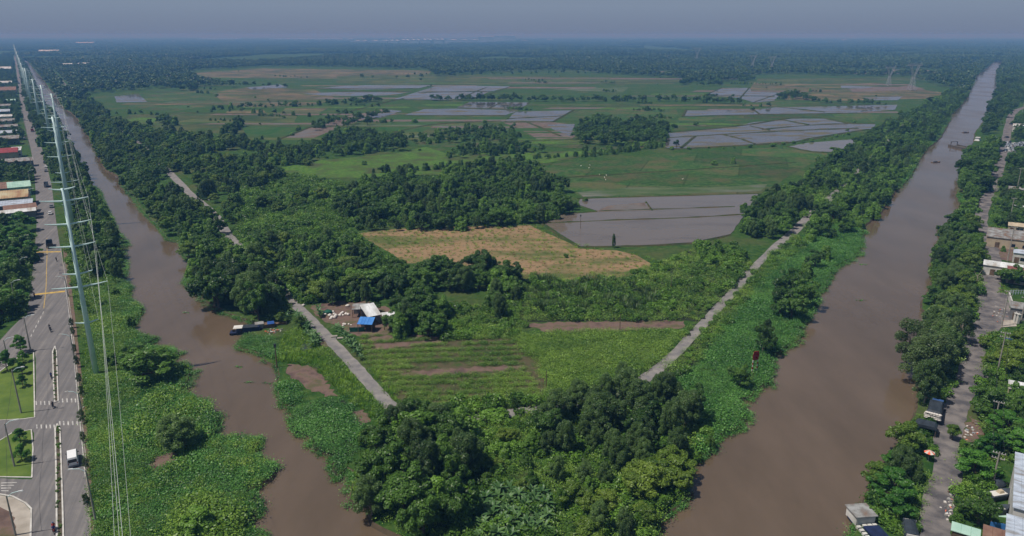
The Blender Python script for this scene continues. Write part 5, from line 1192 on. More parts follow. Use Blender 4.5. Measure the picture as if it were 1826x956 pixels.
# ================================================================ planting
# (region phrase, photo outline at crown level, spacing m, {kind: weight}, (smallest, largest height m))
REG = [
 ('on the strip between road and left canal', [(108,228),(122,255),(140,290),(160,330),(176,360),(195,400),(212,440),(212,488),(168,480),(150,440),(128,380),(112,320),(98,270)], 6, dict(broad=.5,vine=.3,feather=.2), (5.5,9)),
 ('far up the strip between road and left canal', [(28,95),(33,115),(38,140),(42,165),(48,190),(56,212),(66,235),(78,265),(88,292),(98,330),(165,335),(150,305),(130,272),(111,238),(102,207),(84,190),(70,180),(67,160),(56,135),(46,115),(38,103)], 7.5, dict(broad=.6,feather=.2,vine=.2), (5,8.5)),
 ('in the tall dark stand above the houseboat', [(375,480),(440,455),(505,478),(512,530),(478,556),(425,560),(385,540),(368,512)], 5.6, dict(broad=.55,feather=.45), (8.5,12.5)),
 ('in the long wood along the left canal', [(105,172),(150,160),(205,215),(300,235),(420,247),(500,262),(560,262),(560,288),(500,298),(515,330),(600,345),(590,400),(622,415),(655,450),(698,478),(690,495),(560,532),(505,545),(480,572),(430,562),(375,545),(340,490),(320,455),(300,428),(265,395),(225,345),(185,300),(150,240),(118,200)], 5.9, dict(broad=.36,feather=.18,vine=.26,yellow=.2), (3.5,8.5)),
 ('in the dark thicket behind the dry field', [(600,360),(640,325),(720,303),(850,298),(940,290),(1000,328),(1030,370),(950,390),(800,402),(640,405),(595,392)], 6, dict(broad=.42,vine=.36,feather=.22), (4.5,9)),
 ('in the thicket behind the sheds', [(560,515),(640,470),(715,486),(760,468),(850,460),(930,492),(940,530),(880,556),(800,556),(780,585),(705,585),(660,530),(590,528)], 6, dict(broad=.5,vine=.3,feather=.2), (5,9.5)),
 ('in the west half of the tip grove', [(635,800),(690,745),(740,735),(830,742),(838,800),(832,956),(830,1000),(720,990),(690,930),(640,880)], 5.6, dict(feather=.4,broad=.4,vine=.2), (7,10)),
 ('in the creeper hollow at the middle of the tip grove', [(848,790),(900,775),(985,772),(1000,850),(930,868),(860,870)], 4.6, dict(yellow=.55,vine=.45), (3.5,5.2)),
 ('in the east half of the tip grove', [(845,788),(905,775),(968,748),(985,702),(1060,682),(1200,680),(1240,715),(1240,800),(1100,815),(1000,805),(960,765)], 5.6, dict(feather=.75,broad=.25), (6.5,10)),
 ('on the water side of the tip grove', [(1000,815),(1100,818),(1240,805),(1215,870),(1180,930),(1150,990),(990,990),(985,870)], 4.8, dict(yellow=.5,feather=.3,vine=.2), (4,7)),
 ('in the big clump beside the pond', [(1312,395),(1350,360),(1400,335),(1440,345),(1450,380),(1410,418),(1340,415)], 6, dict(broad=.5,feather=.3,vine=.2), (6,10)),
 ('between the right track and its canal above the bend', [(1440,395),(1470,362),(1545,355),(1585,352),(1570,385),(1530,400),(1485,412),(1440,425)], 6, dict(broad=.5,vine=.5), (5,8.5)),
 ('along the far right track', [(1405,335),(1450,300),(1530,250),(1600,215),(1690,163),(1728,165),(1692,205),(1640,275),(1590,340),(1540,345),(1480,340)], 7.6, dict(broad=.5,vine=.3,feather=.2), (4.5,9)),
 ('in low bushes above the garden track', [(1235,445),(1300,430),(1330,448),(1300,475),(1250,468)], 5, dict(vine=.6,bush=.4), (3,5.5)),
 ('far along the right bank village', [(1797,106),(1850,100),(1850,160),(1800,200),(1768,235),(1745,238),(1770,180)], 10, dict(broad=.6,feather=.4), (6,11)),
 ('in the broad stand opposite the timber jetty', [(1725,268),(1790,256),(1792,300),(1772,330),(1766,372),(1722,388),(1714,350)], 6.2, dict(broad=.7,vine=.3), (7,11)),
 ('on the right bank beside the bushy lane bend', [(1668,425),(1682,402),(1738,385),(1744,440),(1758,480),(1748,520),(1730,560),(1700,578),(1655,556),(1662,500)], 6, dict(broad=.4,yellow=.25,feather=.35), (6,9.5)),
 ('in the tall sparse stand on the right bank', [(1615,600),(1650,575),(1715,580),(1728,615),(1715,680),(1650,690),(1625,650)], 5.4, dict(airy=.8,feather=.2), (10,13)),
 ('in the leafy row at the barge', [(1565,790),(1610,770),(1660,780),(1672,840),(1640,885),(1600,960),(1545,940),(1535,860)], 5.2, dict(almond=.65,yellow=.2,feather=.15), (5.5,8)),
 ('across the lane from the barge', [(1705,800),(1755,805),(1760,860),(1730,890),(1702,870),(1698,830)], 5, dict(almond=.6,broad=.4), (4.5,7)),
 ('behind the roadside stall', [(1702,900),(1745,885),(1762,915),(1735,935),(1702,925)], 4.5, dict(broad=1.), (4.5,6)),
 ('in the village gardens beside the dark cargo truck', [(1742,695),(1830,690),(1850,780),(1800,820),(1770,800),(1750,765),(1738,720)], 5.6, dict(broad=.6,almond=.4), (5,8)),
 ('in the village gardens below the gate posts', [(1762,625),(1830,600),(1850,690),(1775,690),(1752,650)], 5.6, dict(broad=.5,yellow=.5), (4.5,7.5)),
 ('in the village above the grey roofed house', [(1782,320),(1850,285),(1850,405),(1785,405),(1778,370)], 6.5, dict(broad=.6,feather=.4), (5,9)),
 ('above the white wall', [(1770,483),(1850,492),(1850,512),(1765,508)], 5.2, dict(broad=.6,yellow=.4), (4.5,7)),
 ('around the scrap yard', [(1806,275),(1850,270),(1850,290),(1792,303)], 7, dict(broad=1.), (5,9)),
 ('above the scrap yard', [(1812,210),(1850,196),(1850,250),(1812,248)], 7, dict(broad=1.), (5,9)),
 ('left of the road below the sheds', [(-60,405),(45,398),(64,425),(55,465),(50,500),(44,540),(10,560),(-60,590)], 6.2, dict(broad=.6,almond=.15,vine=.25), (5,9)),
 ('left of the road between red roof and rusty shed', [(-40,290),(50,293),(60,318),(50,322),(-40,318)], 6, dict(broad=.8,feather=.2), (5,8)),
 ('left of the road among the row houses', [(-30,100),(22,100),(29,140),(36,190),(45,240),(30,262),(-30,262)], 10, dict(broad=.8,feather=.2), (5,8)),
 ('in the round clump out in the fields', [(1022,238),(1040,215),(1075,210),(1110,218),(1150,212),(1185,225),(1192,245),(1130,252),(1060,252),(1028,250)], 8.5, dict(broad=1.), (6,10)),
 ('in the belt beyond the long wood', [(555,265),(600,240),(660,232),(722,250),(720,262),(640,268),(560,278)], 8, dict(broad=.6,vine=.4), (5,9)),
 ('in the twin belts before the mudflat', [(790,272),(840,258),(900,250),(960,258),(968,268),(900,270),(800,277)], 8, dict(broad=.5,vine=.5), (4.5,8)),
 ('in the dark belt behind the twin belts', [(770,240),(860,224),(920,232),(915,245),(830,250),(700,252),(690,240)], 8.5, dict(broad=.6,vine=.4), (4,8)),
]
ROWS = [
 ('in the tree group behind the small pond', [(300,150),(325,146),(350,152),(340,160),(310,158)], 7, dict(broad=1.), (6,10)),
 ('in the tree group behind the small pond', [(305,140),(330,143),(352,146)], 8, dict(broad=1.), (6,10)),
 ('in the bush line below the tree group', [(345,163),(372,165)], 8, dict(vine=1.), (4,6)),
 ('by the ploughed field pool', [(395,150),(428,151),(462,152),(509,155)], 16, dict(broad=1.), (5,9)),
 ('in the rough hedge on the canal side fields', [(198,203),(235,200),(268,201),(300,207)], 9, dict(vine=.6,broad=.4), (3,6)),
 ('in the clump on the olive rough field', [(262,222),(285,214),(312,220),(290,226)], 7, dict(broad=.6,vine=.4), (5,8)),
 ('in the clump before the deep green plot', [(398,236),(415,226),(430,222),(420,238)], 7, dict(broad=.7,vine=.3), (5,9)),
 ('on the edge of the deep green plot', [(430,243),(480,246),(510,247)], 9, dict(vine=1.), (3,5)),
 ('on the upper edge of the bare brown plot', [(520,232),(548,224),(580,210),(608,204)], 10, dict(vine=.7,broad=.3), (3,5.5)),
 ('in the trees where the hedgerow starts', [(632,186),(660,178),(684,180)], 8, dict(broad=1.), (5,9)),
 ('in the dark trees before the far middle woods', [(1215,150),(1240,142),(1262,137),(1287,150),(1250,152)], 9, dict(broad=1.), (6,10)),
 ('in the clump right of the dark trees', [(1297,142),(1320,137),(1344,141),(1320,146)], 9, dict(broad=1.), (6,9)),
 ('in the tall start of the tower hedgerow', [(1388,174),(1405,171),(1430,174),(1452,178)], 6, dict(broad=1.), (6,10)),
 ('on the pond bund by the thicket', [(1028,352),(1075,352),(1110,350)], 16, dict(bush=1.), (1.5,2.5)),
 ('in the long hedgerow across the fields', [(375,193),(450,190),(520,188),(600,183),(680,178)], 6, dict(broad=.8,vine=.2), (3.5,7)),
 ('in the hedgerow behind the dark paddy', [(770,177),(860,177),(950,178),(1030,180)], 4.6, dict(broad=1.), (5,9.5)),
 ('in the hedgerow right of the dark paddy', [(1020,178),(1120,178),(1210,178),(1320,183)], 5, dict(broad=.8,vine=.2), (4.5,9)),
 ('in the hedgerow under the lattice towers', [(1385,176),(1430,175),(1480,182),(1580,186)], 6, dict(broad=1.), (4,8)),
 ('in the low hedge along the green strip', [(650,303),(740,300),(850,290),(960,278),(1080,272),(1180,258)], 3.4, dict(vine=.8,broad=.2), (2.5,5.5)),
 ('on the bund of the widest paddy', [(1195,262),(1300,260),(1400,255),(1520,236)], 11, dict(bush=1.), (1.5,3)),
 ('along the canal edge of the hyacinth strip', [(690,200),(640,215),(600,230)], 9, dict(broad=1.), (4,8)),
 ('on the far bund beside the bare plot', [(560,230),(610,210),(660,205)], 12, dict(broad=.7,vine=.3), (4,8)),
 ('in the far hedgerow of the top fields', [(640,138),(740,138),(850,133),(1000,130),(1180,132)], 22, dict(broad=1.), (5,9)),
 ('in the hedge below the ploughed field', [(340,200),(400,195),(560,205),(640,212)], 16, dict(broad=.5,vine=.5), (3,6)),
 ('on the edge of the green strip by the round clump', [(1040,268),(1110,266),(1190,250)], 5, dict(broad=.5,vine=.5), (3.5,6)),
]
# single trees the eye picks out: (u, v of crown middle, height m, kind, label)
LONE = [
 (252,652,8.5,'broad','big dark spreading tree on the hyacinth bank below the nearest monopole',1.85),
 (226,630,5,'vine','lower dark bush leaning on the big spreading tree',1),
 (200,640,4.5,'vine','dark bush between the monopole base and the big spreading tree',1),
 (315,775,7.5,'feather','feathery olive tree alone among the hyacinths',1.7),
 (355,930,5.5,'vine','dark bushy tree at the lower edge of the hyacinth bank',1.5),
 (232,572,3.5,'vine','small bush on the hyacinth spit below the road strip wood',1),
 (205,520,3.5,'vine','low bush on the green bank above the hyacinth spit',1),
 (1408,505,11,'broad','tall creeper draped tree standing highest at the bend of the right bank',1),
 (1430,522,10,'broad','creeper draped tree nearest the water at the bend of the right bank',1),
 (1393,537,9,'broad','creeper draped tree at the foot of the tallest one on the right bank',1.1),
 (1414,545,8.5,'broad','lowest creeper draped tree of the cluster on the right bank',1),
 (1363,603,8.5,'broad','dark creeper column behind the red navigation sign',.8),
 (1366,590,7,'feather','dark slim tree just behind the red navigation sign',.7),
 (1320,672,6,'broad','dark round bush at the water just below the navigation sign',1.1),
 (1455,462,7,'broad','dark tree on the right bank above the draped cluster',1),
 (1472,450,6.5,'vine','tree overhanging the water above the draped cluster',1),
 (1440,480,6.5,'vine','middle tree between draped cluster and the bend trees',1),
 (730,556,9.5,'broad','large dark tree overhanging the white shed roofs',1.55),
 (765,575,7,'vine','dark tree right of the one overhanging the sheds',1.1),
 (706,572,6.5,'broad','low dark tree in front of the half hidden white roof',1.2),
 (535,572,4.2,'yellow','brownish bush by the makeshift bank shack',.9),
 (718,748,8,'feather','feathery tree shading the track end at the tip grove',1.1),
 (750,746,8.5,'broad','dark tree second from the track end at the tip grove',1.),
 (785,750,8,'feather','feathery tree third from the track end at the tip grove',1.1),
 (815,755,7,'broad','dark tree fourth from the track end at the tip grove',.9),
 (690,765,7,'vine','creeper draped tree below the track end at the tip grove',1.),
 (1786,490,4.2,'broad','round tree in front of the long white roof',1.),
 (1803,494,3.8,'vine','bush below the small dull red roofed house',1.),
 (1766,478,4.,'broad','small tree at the lane end of the long white roof',.9),
 (1790,443,2.8,'vine','bush before the cream wall of the grey roofed house',.9),
 (1812,446,2.8,'vine','second bush before the cream wall of the grey roofed house',.9),
 (500,566,4,'yellow','olive bush between the bank shack and the track',.9),
 (885,737,3.2,'bush','rounded grey bush beside the track through the tip grove',1.6),
 (918,722,4,'broad','small dark tree on the track at the top of the tip grove',.6),
 (1190,845,5,'yellow','yellowish bush overhanging the right canal at the tip',1.1),
 (1265,785,3.4,'vine','low bright bush on the tip beside the right canal',.8),
 (1258,765,2.6,'bush','small bush upon the hyacinth edge of the tip',1.4),
 (1207,256,6,'broad','single round tree on the corner of the widest paddy',.8),
 (655,215,9,'broad','tall dark tree beside the bare brown plot',1),
 (663,340,7,'feather','conical dark tree at the upper edge of the thicket',.6),
 (1095,430,6,'feather','upright tree at the corner of the dry straw field',.5),
 (1010,455,2,'bush','small bush out on the dry straw field',.8),
 (1700,770,4,'yellow','olive dry bush among the rubbish beside the lane',.9),
 (1622,612,13,'airy','tall wispy tree leaning farthest over the right canal',1.25),
 (1665,640,13.5,'airy','tall wispy tree in front of the leaning one by the lane',1.3),
 (1690,600,11.5,'airy','wispy tree behind the two tallest on the right bank',1.2),
 (1640,640,11,'airy','lower full tree at the foot of the leaning one',1.4),
 (1755,610,3.5,'yellow','low bright green bush on the lane island',1.2),
 (1762,640,3,'yellow','low yellow green bush lowest on the lane island',1.2),
 (1730,395,3.,'yellow','low yellow green bush on the bank by the lane',1.3),
]
from mathutils import noise as mnoise
rF0 = random.Random(88); PADW = [GP(q) for q, _ in PADDIES]
TREES = []      # x, y, height, kind, width factor, phrase, own label
def pick(kinds, r):
    t = r.random() * sum(kinds.values())
    for k, w in kinds.items():
        t -= w
        if t <= 0: return k
    return k
for i, (ph, poly, sp, kinds, hr) in enumerate(REG):
    X, Y = spots(poly, sp, hr[1] * .35, 200 + i, clear=1.0, lt=.7 if 'long wood' in ph else None); r = random.Random(i)
    for x, y in zip(X, Y):
        if ph.startswith('in the long wood'):
            u, v = to_px(x, y, 4)
            if 300 < u < 345 and 300 < v < 335: continue
            if (318 < v < 432 or v > 545) and seg_dist_np(np.array([x]), np.array([y]), LT)[0] < 3.2: continue
            g = mnoise.noise(Vector((x * .022, y * .016, 3.)))
            if u > 395 + (430 - v) * -.1 and g > (-.12 if (430 < u < 640 and 285 < v < 410) else .16): continue
            if u <= 395 and g > .38: continue
        elif ph.startswith(('in the dark thicket', 'in the thicket behind')):
            if mnoise.noise(Vector((x * .03, y * .022, 9.))) > .26: continue
        TREES.append((x, y, (hr[0] + (hr[1] - hr[0]) * r.random() ** 1.2) * (r.uniform(.5, .8) if r.random() < .25 else 1.), pick(kinds, r), r.uniform(.8, 1.3), ph, None))
for i, (ph, line, sp, kinds, hr) in enumerate(ROWS):
    P = GP(line, 2); r = random.Random(60 + i)
    for k in range(len(P) - 1):
        L = math.dist(P[k], P[k + 1]); n = max(1, int(L / sp))
        for q in range(n):
            t = (q + r.uniform(.1, .9)) / n
            if r.random() < .12: continue
            TREES.append((P[k][0] + (P[k + 1][0] - P[k][0]) * t + r.uniform(-2, 2), P[k][1] + (P[k + 1][1] - P[k][1]) * t + r.uniform(-3, 3), hr[0] + (hr[1] - hr[0]) * r.random(), pick(kinds, r), r.uniform(.9, 1.3), ph, None))
for k in range(46):
    v = 130 + 130 * rF0.random(); u = rF0.uniform(230, 1540)
    if v > 225 and (u < 560 or u > 1180): continue
    L = rF0.uniform(20, 70); n = rF0.randint(4, 11)
    for q in range(n):
        x, y = G(u + L * (q / n) + rF0.uniform(-2, 2), v + .04 * L * q / n + rF0.uniform(-.25, .25))
        if any(in_poly(x, y, P) for P in PADW) or near_canal(x, y): continue
        TREES.append((x, y, rF0.uniform(1.5, 4.2), rF0.choice(['vine', 'bush', 'vine', 'broad']), rF0.uniform(1., 1.6), 'in the thin hedges of the far fields', None))
for u, v, h, k, lab, w in LONE: x, y = G(u, v, h * .5); TREES.append((x, y, h, k, w, 'lone', lab))
LONE_PTS = [(t[0], t[1]) for t in TREES if t[6]]
rF = random.Random(77)
for k in range(70):       # scattered field trees and bushes far out
    u, v = rF.uniform(180, 1600), rF.uniform(126, 300)
    x, y = G(u, v)
    if any(in_poly(x, y, GP(p)) for p, _ in PADDIES) or near_canal(x, y): continue
    TREES.append((x, y, rF.uniform(1.6, 4.5), rF.choice(['broad', 'vine', 'bush', 'bush']), rF.uniform(.9, 1.3), 'scattered in the open fields', None))
def shows(t):
    u, v = to_px(t[0], t[1], t[2] * .6); return -25 < u < 1851 and 60 < v < 985
def appar(t): return t[2] * t[4] / math.hypot(t[0], t[1])
own = [t for t in TREES if t[6]]
vis = sorted([t for t in TREES if not t[6] and shows(t) and t[3] != 'bush'], key=lambda t: -appar(t))
single = own + vis[:300 - len(own)]
sid = set(map(id, single)); rest = [t for t in TREES if id(t) not in sid]
KW = {'broad': 'dark rounded', 'feather': 'feathery grey green', 'vine': 'creeper draped', 'yellow': 'yellow green spreading', 'airy': 'tall thin crowned', 'almond': 'bright layered', 'bush': 'small bushy'}
def near_what(t):
    x, y, h = t[:3]
    if abs(x) > 40 and 'right' not in t[5] and 'lane' not in t[5]: pass
    d = seg_dist_np(np.array([x]), np.array([y]), CANAL)[0]
    if d < 5.5: return 'at the water edge'
    dl = min(seg_dist_np(np.array([x]), np.array([y]), L)[0] for L in (LT, RT))
    if dl < 6.5: return 'beside the gravel track'
    if seg_dist_np(np.array([x]), np.array([y]), RR)[0] < 7: return 'beside the lane'
    for bx, by, br in BUILT:
        if math.hypot(x - bx, y - by) < br + 6: return 'next to a roof'
    return ''
groups = {}
for t in single:
    if t[6]: continue
    groups.setdefault((t[5], t[3], near_what(t)), []).append(t)
LAB = {}
ORDN = ['nearest', 'second nearest', 'third nearest', 'fourth nearest', 'fifth nearest', 'sixth nearest', 'seventh nearest', 'eighth nearest', 'ninth nearest', 'tenth nearest']
for (ph, k, nw), L in groups.items():
    L.sort(key=lambda t: math.hypot(t[0], t[1]))
    base = f'{KW[k]} tree {ph}' + (f', {nw}' if nw else '')
    for i, t in enumerate(L):
        if len(L) == 1: LAB[id(t)] = (base if nw else f'only {KW[k]} tree {ph}', f'{KW[k]} trees {ph}')
        elif len(L) <= 10: LAB[id(t)] = (f'{ORDN[i]} {KW[k]} tree {ph}' + (f', {nw}' if nw else ''), f'{KW[k]} trees {ph}')
        else: LAB[id(t)] = (base, f'{KW[k]} trees {ph}' + (f' {nw}' if nw else ''))
    if len(L) > 10: pass
tree_r = random.Random(12)
for t in sorted(single, key=lambda t: math.hypot(t[0], t[1])):
    x, y, h, k, w, ph, lab = t
    lab, grp = (lab, 'lone trees and bushes') if lab else LAB[id(t)]
    lab = ' '.join(lab.split()[:16])
    cm, tm = PROTO[k][tree_r.randrange(len(PROTO[k]))]
    s = h / KIND[k][6]; sw = s * w
    e = empty('bush' if h < 3.4 or k == 'bush' else 'tree', (x, y, -.05), tree_r.uniform(0, 6.28), lab, 'bush' if h < 3.4 or k == 'bush' else 'tree', grp, (sw, sw * tree_r.uniform(.8, 1.2), s))
    if 'bush' in lab and 'tree' not in lab: e['category'] = 'bush'
    link('trunk', tm, e); link('crown', cm, e)
KI = {}
def kind_points(L, keys):
    base = {}; n = 0
    for k in keys: base[k] = n; n += len(STUFFP[k])
    out = []; r = random.Random(3)
    for t in L: out.append((t[0], t[1], 0, t[2] / KIND[t[3]][6] * (t[4] if t[3] != 'bush' else 1.2), r.uniform(0, 6.28), base[t[3]] + r.randrange(len(STUFFP[t[3]]))))
    return out
tk = ['broad', 'feather', 'vine', 'yellow', 'airy', 'almond', 'bush']
scatter('woodland', tk, kind_points(rest, tk), 'smaller and farther trees filling the woods and hedges', 'woodland')

# young street trees along the kerb and on the lawns; a bare dead tree
def street_tree(u, v, h, lab, tuft):
    x, y = G(u, v); k = 'airy'; cm, tm = PROTO['airy' if not tuft else 'almond'][0]; s = h / (7. if tuft else 12.)
    e = empty('street_tree', (x, y, 0), tree_r.uniform(0, 6), lab, 'tree', 'young trees along the left road', ((s * .62, s * .62, s) if tuft else (s * .8, s * .8, s)))
    link('trunk', tm, e); link('crown', cm, e)
for i, (u, v, h, lab) in enumerate([(38,630,5.5,'young tree at the top corner of the larger lawn'),(14,662,6,'young tree at the branch road edge of the larger lawn'),(42,647,3.6,'small young tree second down the larger lawn'),(40,668,3.8,'small young tree third down the larger lawn'),(41,690,3.4,'small young tree lowest on the larger lawn'),(37,791,3.8,'young tree at the upper edge of the smaller lawn'),(40,822,4,'young tree in the middle of the smaller lawn'),(128,585,3.2,'kerb sapling highest up the canal side verge'),(131,600,3,'kerb sapling second along the canal side verge'),(134,632,3,'kerb sapling beside the grey kerb, third along the verge'),(138,655,3.4,'kerb sapling fourth along the verge'),(142,686,3.2,'kerb sapling just above the upper crosswalk'),(147,708,3,'kerb sapling beside the rubbish heap'),(148,756,3.6,'kerb sapling at the lower crosswalk'),(150,790,2.8,'kerb sapling between crosswalk and van'),(154,838,2.8,'kerb sapling just below the van'),(156,905,3,'kerb sapling lowest on the verge')]):
    street_tree(u, v, h, lab, i < 7)
x, y = G(1740, 510); e = empty('dead_tree', (x, y, 0), 0, 'bare grey dead tree beside the lane yard', 'tree'); b = MB(); b.tube([(0, 0, 0), (.2, 0, 2), (.1, .2, 4.2)], [.25, .18, .1], 7); b.build('trunk', 'pale_bark', e)
for k in range(9): a = k * 2.4; b = MB(); z = 1.4 + k * .3; b.tube([(.15, 0, z), (math.cos(a) * 1., math.sin(a), z + 1.), (math.cos(a) * 1.7, math.sin(a) * 1.7, z + 1.3 + .1 * k)], [.09, .05, .02], 5); b.build('branch', 'pale_bark', e)

# banana plants: arching blades round a stout stem
def banana_mesh(rr):
    Vs = []; n = 10
    for k in range(n):
        a = k * 2.4 + rr.uniform(-.3, .3); L = rr.uniform(1.7, 2.5); el = rr.uniform(.5, 1.25); P = []
        for i in range(6):
            t = i / 5; r_ = L * t * math.cos(el) * (1 + .3 * t); z = 1.5 + L * math.sin(el) * t - 1.3 * t * t * math.cos(el); P.append((math.cos(a) * r_, math.sin(a) * r_, z))
        for i in range(5):
            w0, w1 = [.12, .3, .36, .32, .22, .03][i:i + 2]; px, py = -math.sin(a), math.cos(a); p, q = P[i], P[i + 1]
            for s in (-1, 1): Vs.append([p, (p[0] + px * w0 * s, p[1] + py * w0 * s, p[2] - .1 * w0 + .08), (q[0] + px * w1 * s, q[1] + py * w1 * s, q[2] + .08), q][:: s])
    return np.array(Vs)
BAN = []
for k in range(3): V = banana_mesh(random.Random(k)); BAN.append(mesh_quads('blades', V, 'leaf_banana', rng.uniform(0, 1, len(V))))
bs = MB(); bs.tube([(0, 0, 0), (0, 0, .9), (0, 0, 1.8)], [.14, .12, .08], 7); BST = bpy.data.meshes.new('stem'); BST.from_pydata(bs.v, [], bs.f); BST.materials.append(M['leaf_creep'])
BANP = [('in the banana patch at the foot of the tip grove', [(835,880),(900,868),(975,872),(985,920),(960,960),(850,960),(828,930)], 1.75), ('in the row along the shed side of the track', [(587,578),(600,575),(640,618),(652,640),(640,645),(612,606)], 1.9), ('in the row on the canal side of the track', [(526,560),(538,558),(572,600),(568,618),(556,612)], 1.7), ('beside the bank shack under the trees', [(470,550),(500,540),(520,556),(512,572),(480,568)], 2.4), ('at the dry yard left of the white sacks', [(566,552),(576,550),(580,560),(570,562)], 1.6)]
for i, (ph, poly, sp) in enumerate(BANP):
    X, Y = spots(poly, sp, 1.2, 400 + i, clear=.6); L = sorted(zip(X, Y), key=lambda p: math.hypot(*p))
    for j, (x, y) in enumerate(L):
        lab = f'{ORDN[j]} banana plant {ph}' if len(L) <= 10 else f'broad bladed banana plant {ph}'
        s = tree_r.uniform(.55, .95); e = empty('banana_plant', (x, y, 0), tree_r.uniform(0, 6.28), lab, 'banana plant', f'banana plants {ph}', (s, s, s))
        link('stem', BST, e); link('blades', BAN[j % 3], e)

# ---- stuff nobody could count
def cover_pts(specs, keys, seed):
    n = {}; c = 0
    for k in keys: n[k] = c; c += len(STUFFP[k])
    out = []; r = random.Random(seed)
    for i, (key, poly, sp, s0, s1, z, wet) in enumerate(specs):
        X, Y = spots(poly, sp, 0, seed * 31 + i, clear=-.4, water_ok=wet)
        for x, y in zip(X, Y):
            k = key if isinstance(key, str) else pick(key, r)
            zz = z
            if wet and not isinstance(z, tuple): zz = z
            hd = 1 + .55 * mnoise.noise(Vector((x * .11, y * .11, 7.)))
            out.append((x, y, zz, r.uniform(s0, s1) * hd, r.uniform(0, 6.28), n[k] + r.randrange(len(STUFFP[k]))))
    return out
LEFTBANK = [(150,690),(160,640),(172,560),(178,500),(215,495),(229,511),(224,529),(251,551),(238,572),(226,586),(250,600),(280,603),(252,618),(298,621),(316,629),(290,645),(330,650),(336,663),(322,692),(286,699),(312,703),(362,718),(382,742),(379,779),(463,783),(452,807),(472,824),(490,833),(478,852),(438,874),(458,894),(454,917),(430,940),(470,958),(480,1000),(175,1000),(162,820)]
MOUND = [(250,735),(300,700),(345,712),(375,745),(378,776),(330,790),(270,800),(240,780)]
ROADSIDE = [(150,690),(160,640),(172,560),(205,520),(225,600),(215,700),(205,800),(230,900),(250,1000),(175,1000),(162,820)]
HYA = [({'hya': .8, 'creep': .2}, LEFTBANK, 1.0, .55, 1.25, -.05, False),
 ({'creep': .8, 'hya': .2}, ROADSIDE, 1.25, .6, 1.2, -.05, False), ({'creep': .35, 'hya': .65}, MOUND, 1.0, 1., 1.8, .6, False),
 ({'creep': 1.}, [(330,900),(380,890),(420,930),(420,1000),(300,1000)], 1.1, 1.2, 2.2, .4, False),
 ('hya', [(352,470),(375,500),(372,520),(350,520),(334,503),(345,480)], 1.6, .8, 1.4, -.05, False),
 ('hya', [(427,617),(440,602),(470,598),(490,602),(495,640),(472,632)], 1.3, .8, 1.3, -.05, False),
 ('hya', [(497,690),(505,680),(530,690),(545,712),(530,724),(506,720)], 1.25, .8, 1.4, -.05, False),
 ('hya', [(520,738),(560,715),(610,712),(640,742),(655,780),(640,800),(600,846),(596,836),(598,812),(562,801),(557,781),(526,770)], 1.15, .8, 1.4, -.05, False),
 ('hya', [(1180,700),(1240,650),(1300,560),(1330,540),(1370,470),(1440,420),(1500,395),(1536,405),(1530,450),(1508,464),(1476,504),(1458,525),(1456,548),(1428,590),(1410,612),(1378,640),(1374,690),(1330,706),(1328,735),(1320,757),(1276,777),(1262,812),(1240,822),(1245,740)], 1.2, .6, 1.35, -.05, False),
 ('hya', [(1585,345),(1640,285),(1690,205),(1725,165),(1740,140),(1735,150),(1700,200),(1660,260),(1625,312),(1600,340)], 3.2, 1.2, 2.2, -.05, False),
 ('hya', [(1705,392),(1716,366),(1712,345),(1722,350),(1720,388)], 2., 1, 1.8, -.05, False)]
scatter('water_hyacinth', ['hya', 'creep'], cover_pts(HYA, ['hya', 'creep'], 3), 'bright leafy water hyacinth carpeting the canal banks', 'water hyacinth')
# floating mats reaching past the bank edge, on the water itself
fl = []; fr = random.Random(8); lb_ = np.array(CANAL)
for i in range(len(CANAL)):
    a, q = CANAL[i], CANAL[(i + 1) % len(CANAL)]; u, v = to_px(a[0], a[1], 0)
    if not (-20 < u < 1850 and 330 < v < 1010): continue
    left = (u < 480) or (495 < u < 640 and v > 650) or (1180 < u < 1540)
    if u > 1540 and v > 420: continue
    L = math.dist(a, q)
    if not left: continue
    amp = .5 + 1.3 * (.5 + .5 * math.sin(i * .11)) 
    for k in range(max(1, int(L * 2.2))):
        t = fr.random(); x, y = a[0] + (q[0] - a[0]) * t, a[1] + (q[1] - a[1]) * t
        fl.append((x + fr.uniform(-amp, amp), y + fr.uniform(-amp, amp), -.75, fr.uniform(.6, 1.1), fr.uniform(0, 6.28), fr.randrange(3)))
scatter('floating_hyacinth_leaves', ['hya'], fl, 'ragged floating hyacinth fringe along the water line', 'water hyacinth')
for k, (u, v, lab) in enumerate(((330,558,'small dark weed clump adrift mid left canal'), (425,655,'weed clump adrift beside the hyacinth spit'), (445,682,'long weed clump adrift below the channel post'), (478,684,'green weed clump adrift near the channel post'), (1539,472,'dark weed clump adrift in the right canal'), (1537,536,'slim weed clump adrift lower in the right canal'))):
    x, y = G(u, v, -.8); V, T = rosette(26, .9, .4, .7, .25, rng, .4); V[..., 0] *= 1.6; V[..., 1] *= .6; o = link('weed_clump', mesh_quads('weed_clump', V, 'leaf_hya', T)); o.location = (x, y, -.78); tag(o, lab, 'weed', 'weed clumps adrift')
